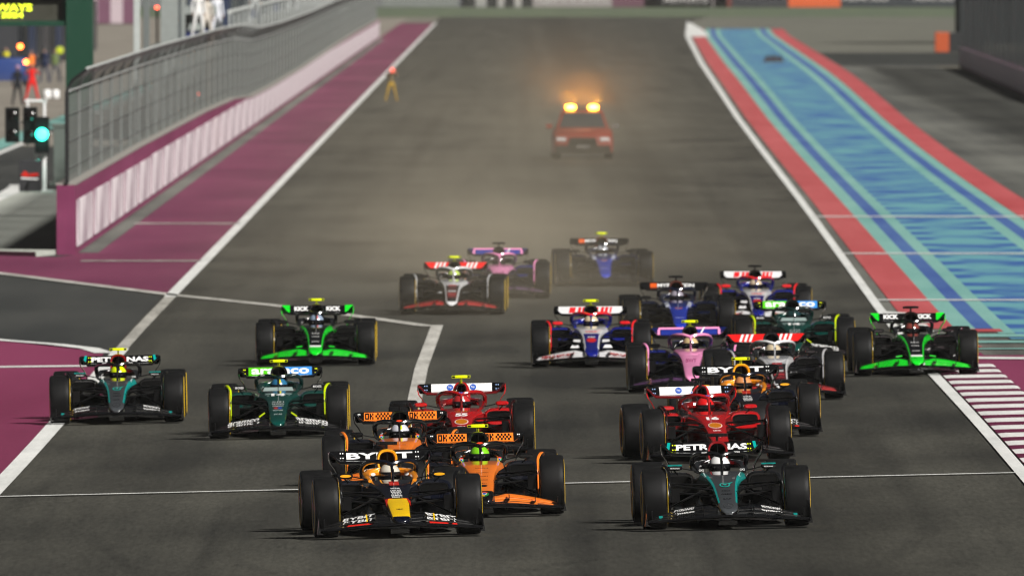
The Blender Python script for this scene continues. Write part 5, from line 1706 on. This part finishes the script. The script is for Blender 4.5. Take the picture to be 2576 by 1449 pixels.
# ------------------------------------------------------------------ far barriers
def barrier(name, label, x0, x1, Y, h, cols, n):
    root = thing(name, label, 'barrier', ((x0 + x1) / 2, Y, -0.02))
    w_ = (x1 - x0) / n
    b = MB(); b.box((0, 0.35, h / 2), (x1 - x0, 0.5, h)); obj('backing', b.mesh('backing', 1, 0), paint('55565a', 0.6), root)
    for i in range(n):
        b = MB(); b.box(((i + 0.5) * w_ - (x1 - x0) / 2, 0, h / 2 + 0.05), (w_ * 0.985, 0.2, h - 0.1))
        obj('panel', b.mesh('panel', 1, 0), paint(cols[i % len(cols)] if not callable(cols) else cols(i), 0.6), root)
    return root
k = FPX / 2690
def colf(px):
    for a, c in ((1155, '6a6e70'), (1200, '0c0e0f'), (1222, '8a8a88'), (1248, '0c0e0f'), (1268, '8a8a88'), (1294, '0c0e0f'), (1316, '8a8a88'), (1340, '0c0e0f'), (1545, '5e5a5c'), (1660, '5a3a48'), (1900, '8a8084'), (1960, '4a4a4e'), (1990, '24262e')):
        if px < a:
            return c
    for a, c in ((2070, '23252f'), (2110, '23252f')):
        if px < a:
            return c
    return '23252f'
far = thing('advert_barrier', 'long barrier of coloured advert panels across the end of the straight', 'barrier', (0, 2690, -0.02))
b = MB(); b.box((0, 0.4, 2.0), (190, 0.5, 4.0)); obj('backing', b.mesh('backing', 1, 0), paint('50525a', 0.6), far)
SEGS = [(-420, 960, '66686a'), (960, 1155, '707472'), (1165, 1196, '0c0e0f'), (1196, 1224, '8e8e8c'), (1224, 1252, '0c0e0f'), (1252, 1268, '9a9896'), (1268, 1294, '0c0e0f'), (1294, 1312, '9a9896'), (1312, 1340, '0c0e0f'), (1340, 1540, '8a8484'), (1540, 1656, '5c3848'), (1656, 1830, '8c8486'), (1830, 1960, '6a6668'), (1960, 2350, '2a2a34'),
        (2350, 2440, '2a2a34'), (2444, 2506, '6a2c26'), (2506, 2700, '26272e'), (2700, 2880, 'c8541c'), (2880, 3300, '20262e'), (3300, 4400, '3a4046')]
for a, c, col_ in SEGS:
    a2, c2 = a, c
    if a > 1900:                    # these were read in wider units
        a2, c2 = 1288 + (a / 1.3618 - 1288), 1288 + (c / 1.3618 - 1288)
    if a == 1960:
        a2 = 1620
    xa, xb_ = (a2 - 1288) / k, (c2 - 1288) / k
    if 1340 <= a <= 1830:
        xa, xb_ = (1288 + (a / 1 - 1288) * 1.0 - 1288) / k, (c - 1288) / k
        if a == 1830: xb_ = (1640 - 1288) / k
    if xb_ <= xa:
        continue
    b = MB(); b.box(((xa + xb_) / 2, 0, 2.0), (xb_ - xa - 0.03, 0.22, 3.9))
    obj('panel', b.mesh('panel', 1, 0), paint(col_, 0.6), far)
m_pale = paint('a8a6a6', 0.6)
for px0, px1, s in ((1345, 1530, 'QATAR'), (1668, 1780, 'AIRWAYS'), (2118, 2236, 'ARAMCO'), (2300, 2400, 'ARAMCO')):
    write(far, s, m_pale, (((px0 + px1) / 2 - 1288) / k, -0.14, 0.95 if px0 < 2000 else 1.2), (px1 - px0) / k, 1.0, 0)
# shorter maroon barrier beyond the pit wall end
bl = barrier('advert_barrier', 'maroon and white advert barrier behind the posts at the upper left', -38.5, -33.0, 2120, 2.3, ['6a4058', 'b0a0a8', '6a4058', 'b8a8b0', '6a4058'], 5)

# right-hand wall and tall dark fence
RW = thing('trackside_wall', 'pale wall with maroon foot along the right run-off', 'wall', (24.6, 700, 0))
b = MB()
RWP = [(24.6 - 1.9, 700), (24.6 - 1.0, 1100), (25.5, 1378)]
b.loft([[(x - 24.6, y - 700, 0), (x - 24.2, y - 700, 0), (x - 24.2, y - 700, 1.15), (x - 24.6, y - 700, 1.15)] for x, y in RWP])
obj('wall', b.mesh('wall', 1, 0), paint('6a4058', 0.6), RW)
for i in range(24):
    ya, yb = 710 + 27.8 * i, 710 + 27.8 * i + 27.4
    xa, xb_ = lerp_tab([(q, p) for p, q in RWP], ya), lerp_tab([(q, p) for p, q in RWP], yb)
    b = MB(); b.loft([[(x - 24.6 - 0.04, y - 700, 0.14), (x - 24.6 - 0.004, y - 700, 0.14), (x - 24.6 - 0.004, y - 700, 1.17), (x - 24.6 - 0.04, y - 700, 1.17)] for x, y in ((xa, ya), (xb_, yb))])
    obj('advert_panel', b.mesh('advert_panel', 1, 0), paint('e0d4dc', 0.6), RW)
fr = thing('debris_fence', 'tall dark mesh fence on the right-hand trackside wall', 'fence', (24.8, 700, 1.15))
m_net2 = net_mat('dark_mesh', '3a3f41', 0.6)
for i in range(46):
    ya, yb = 700 + 14.7 * i, 700 + 14.7 * (i + 1)
    xa, xb_ = lerp_tab([(q, p) for p, q in RWP], ya), lerp_tab([(q, p) for p, q in RWP], yb)
    b = MB(); b.add([(xa - 24.8 + 0.2, ya - 700, 0.02), (xb_ - 24.8 + 0.2, yb - 700, 0.02), (xb_ - 24.8 + 0.2, yb - 700, 5.2), (xa - 24.8 + 0.2, ya - 700, 5.2)], [(0, 1, 2, 3)])
    obj('mesh_panel', b.mesh('mesh_panel', 1, 0), m_net2, fr)
    b = MB(); b.box((xb_ - 24.8 + 0.2, yb - 700, 2.65), (0.14, 0.14, 5.3)); obj('fence_post', b.mesh('fence_post', 1, 0), paint('3a3f40', 0.5), fr)
# dark stand far behind the fence
st_ = thing('grandstand', 'dark stand seen through the tall right-hand fence', 'stand', (31.5, 1700, 0))
b = MB(); b.box((15, 10, 5), (30, 20, 10)); obj('wall', b.mesh('wall', 1, 0), paint('34393b', 0.8, 0.1), st_)
for i in range(6):
    b = MB(); b.box((2.5 + 5 * i, -0.1, 6), (0.4, 0.3, 9)); obj('column', b.mesh('column', 1, 0), paint('2a2e30', 0.7), st_)
x0, y0 = ground(2352, 133)
tb = thing('barrier_block', 'orange and black crash barrier block at the end of the right wall', 'barrier', (x0, y0, 0.02))
b = MB(); b.box((0.45, 0, 0.65), (0.9, 1.0, 1.3)); obj('end_cap', b.mesh('end_cap', 1, 0, 0.06), paint('b04a1c', 0.6), tb)
b = MB(); b.box((2.0, 0.1, 0.64), (2.2, 1.0, 1.27)); obj('body', b.mesh('body', 1, 0, 0.06), paint('15191c', 0.6), tb)

# ------------------------------------------------------------------ air: thin haze over everything, dust thrown up by the pack
def volume_mat(name, col, density, aniso=0.0):
    m = bpy.data.materials.new(name)
    m.use_nodes = True
    t = m.node_tree
    t.nodes.clear()
    v = t.nodes.new('ShaderNodeVolumePrincipled')
    v.inputs['Color'].default_value = (*col, 1)
    v.inputs['Density'].default_value = density
    v.inputs['Anisotropy'].default_value = aniso
    o = t.nodes.new('ShaderNodeOutputMaterial')
    t.links.new(v.outputs[0], o.inputs['Volume'])
    return m
b = MB(); b.box((0, 3000, 4.5), (1320, 6300, 12.0))
hz_ = obj('haze', b.mesh('haze', 1, 0), volume_mat('haze_air', (0.80, 0.80, 0.78), 0.000034))
hz_['kind'] = 'stuff'
def dust_mat(name, col, scale, fn):
    """dust whose density thins out smoothly to every side and is broken up by noise; fn builds the falloff"""
    m = bpy.data.materials.new(name)
    m.use_nodes = True
    t = m.node_tree
    t.nodes.clear()
    N, L = t.nodes, t.links
    v = N.new('ShaderNodeVolumePrincipled')
    v.inputs['Color'].default_value = (*col, 1)
    tc = N.new('ShaderNodeTexCoord')
    sx = N.new('ShaderNodeSeparateXYZ')
    L.new(tc.outputs['Object'], sx.inputs[0])
    def M(op, a, b=None, c=None):
        n = N.new('ShaderNodeMath'); n.operation = op
        for i, q in enumerate((a, b, c)):
            if q is None:
                continue
            if isinstance(q, (int, float)):
                n.inputs[i].default_value = q
            else:
                L.new(q, n.inputs[i])
        return n.outputs[0]
    mp = N.new('ShaderNodeMapping'); mp.inputs['Scale'].default_value = scale
    L.new(tc.outputs['Object'], mp.inputs['Vector'])
    nz = N.new('ShaderNodeTexNoise'); nz.inputs['Scale'].default_value = 1.0; nz.inputs['Detail'].default_value = 3
    L.new(mp.outputs[0], nz.inputs['Vector'])
    X, Y, Z = sx.outputs
    d = fn(M, X, Y, Z)
    d = M('MULTIPLY', d, M('MAXIMUM', M('MULTIPLY_ADD', nz.outputs['Fac'], 4.4, -1.2), 0.05))
    L.new(d, v.inputs['Density'])
    o = N.new('ShaderNodeOutputMaterial')
    L.new(v.outputs[0], o.inputs['Volume'])
    return m
def gauss(M, q, c, r):
    k = M('DIVIDE', M('SUBTRACT', q, c), r)
    return M('EXPONENT', M('MULTIPLY', M('MULTIPLY', k, k), -1.0))
def track_dust(M, X, Y, Z):         # thrown up behind the pack, thinning down the straight
    z = M('EXPONENT', M('DIVIDE', Z, -1.5))
    a = M('MULTIPLY', gauss(M, Y, 508, 64), gauss(M, X, -0.2, 4.2))
    b_ = M('MULTIPLY', gauss(M, Y, 760, 210), gauss(M, X, -0.2, 5.5))
    c = M('MULTIPLY', gauss(M, Y, 1150, 300), gauss(M, X, 0.5, 8))
    s_ = M('ADD', M('ADD', M('MULTIPLY', a, 0.0088), M('MULTIPLY', b_, 0.0012)), M('MULTIPLY', c, 0.0003))
    return M('MULTIPLY', s_, z)
def car_dust(M, X, Y, Z):           # round the car with the amber lamps
    r = M('MULTIPLY', gauss(M, X, 2.3, 2.2), gauss(M, Y, 790, 9.0))
    return M('MULTIPLY', M('MULTIPLY', r, gauss(M, Z, 1.5, 1.7)), 0.012)
DC = (0.86, 0.755, 0.575)
b = MB(); b.box((0, 900, 2.75), (30, 1000, 5.3))
dc_ = obj('dust_cloud', b.mesh('dust_cloud', 1, 0), dust_mat('track_dust', DC, (0.22, 0.022, 0.5), track_dust))
dc_['kind'] = 'stuff'
b = MB(); b.box((2.3, 789, 3.05), (11, 44, 5.7))
dc_ = obj('dust_cloud', b.mesh('dust_cloud', 1, 0), dust_mat('car_dust', DC, (0.5, 0.2, 0.6), car_dust))
dc_['kind'] = 'stuff'
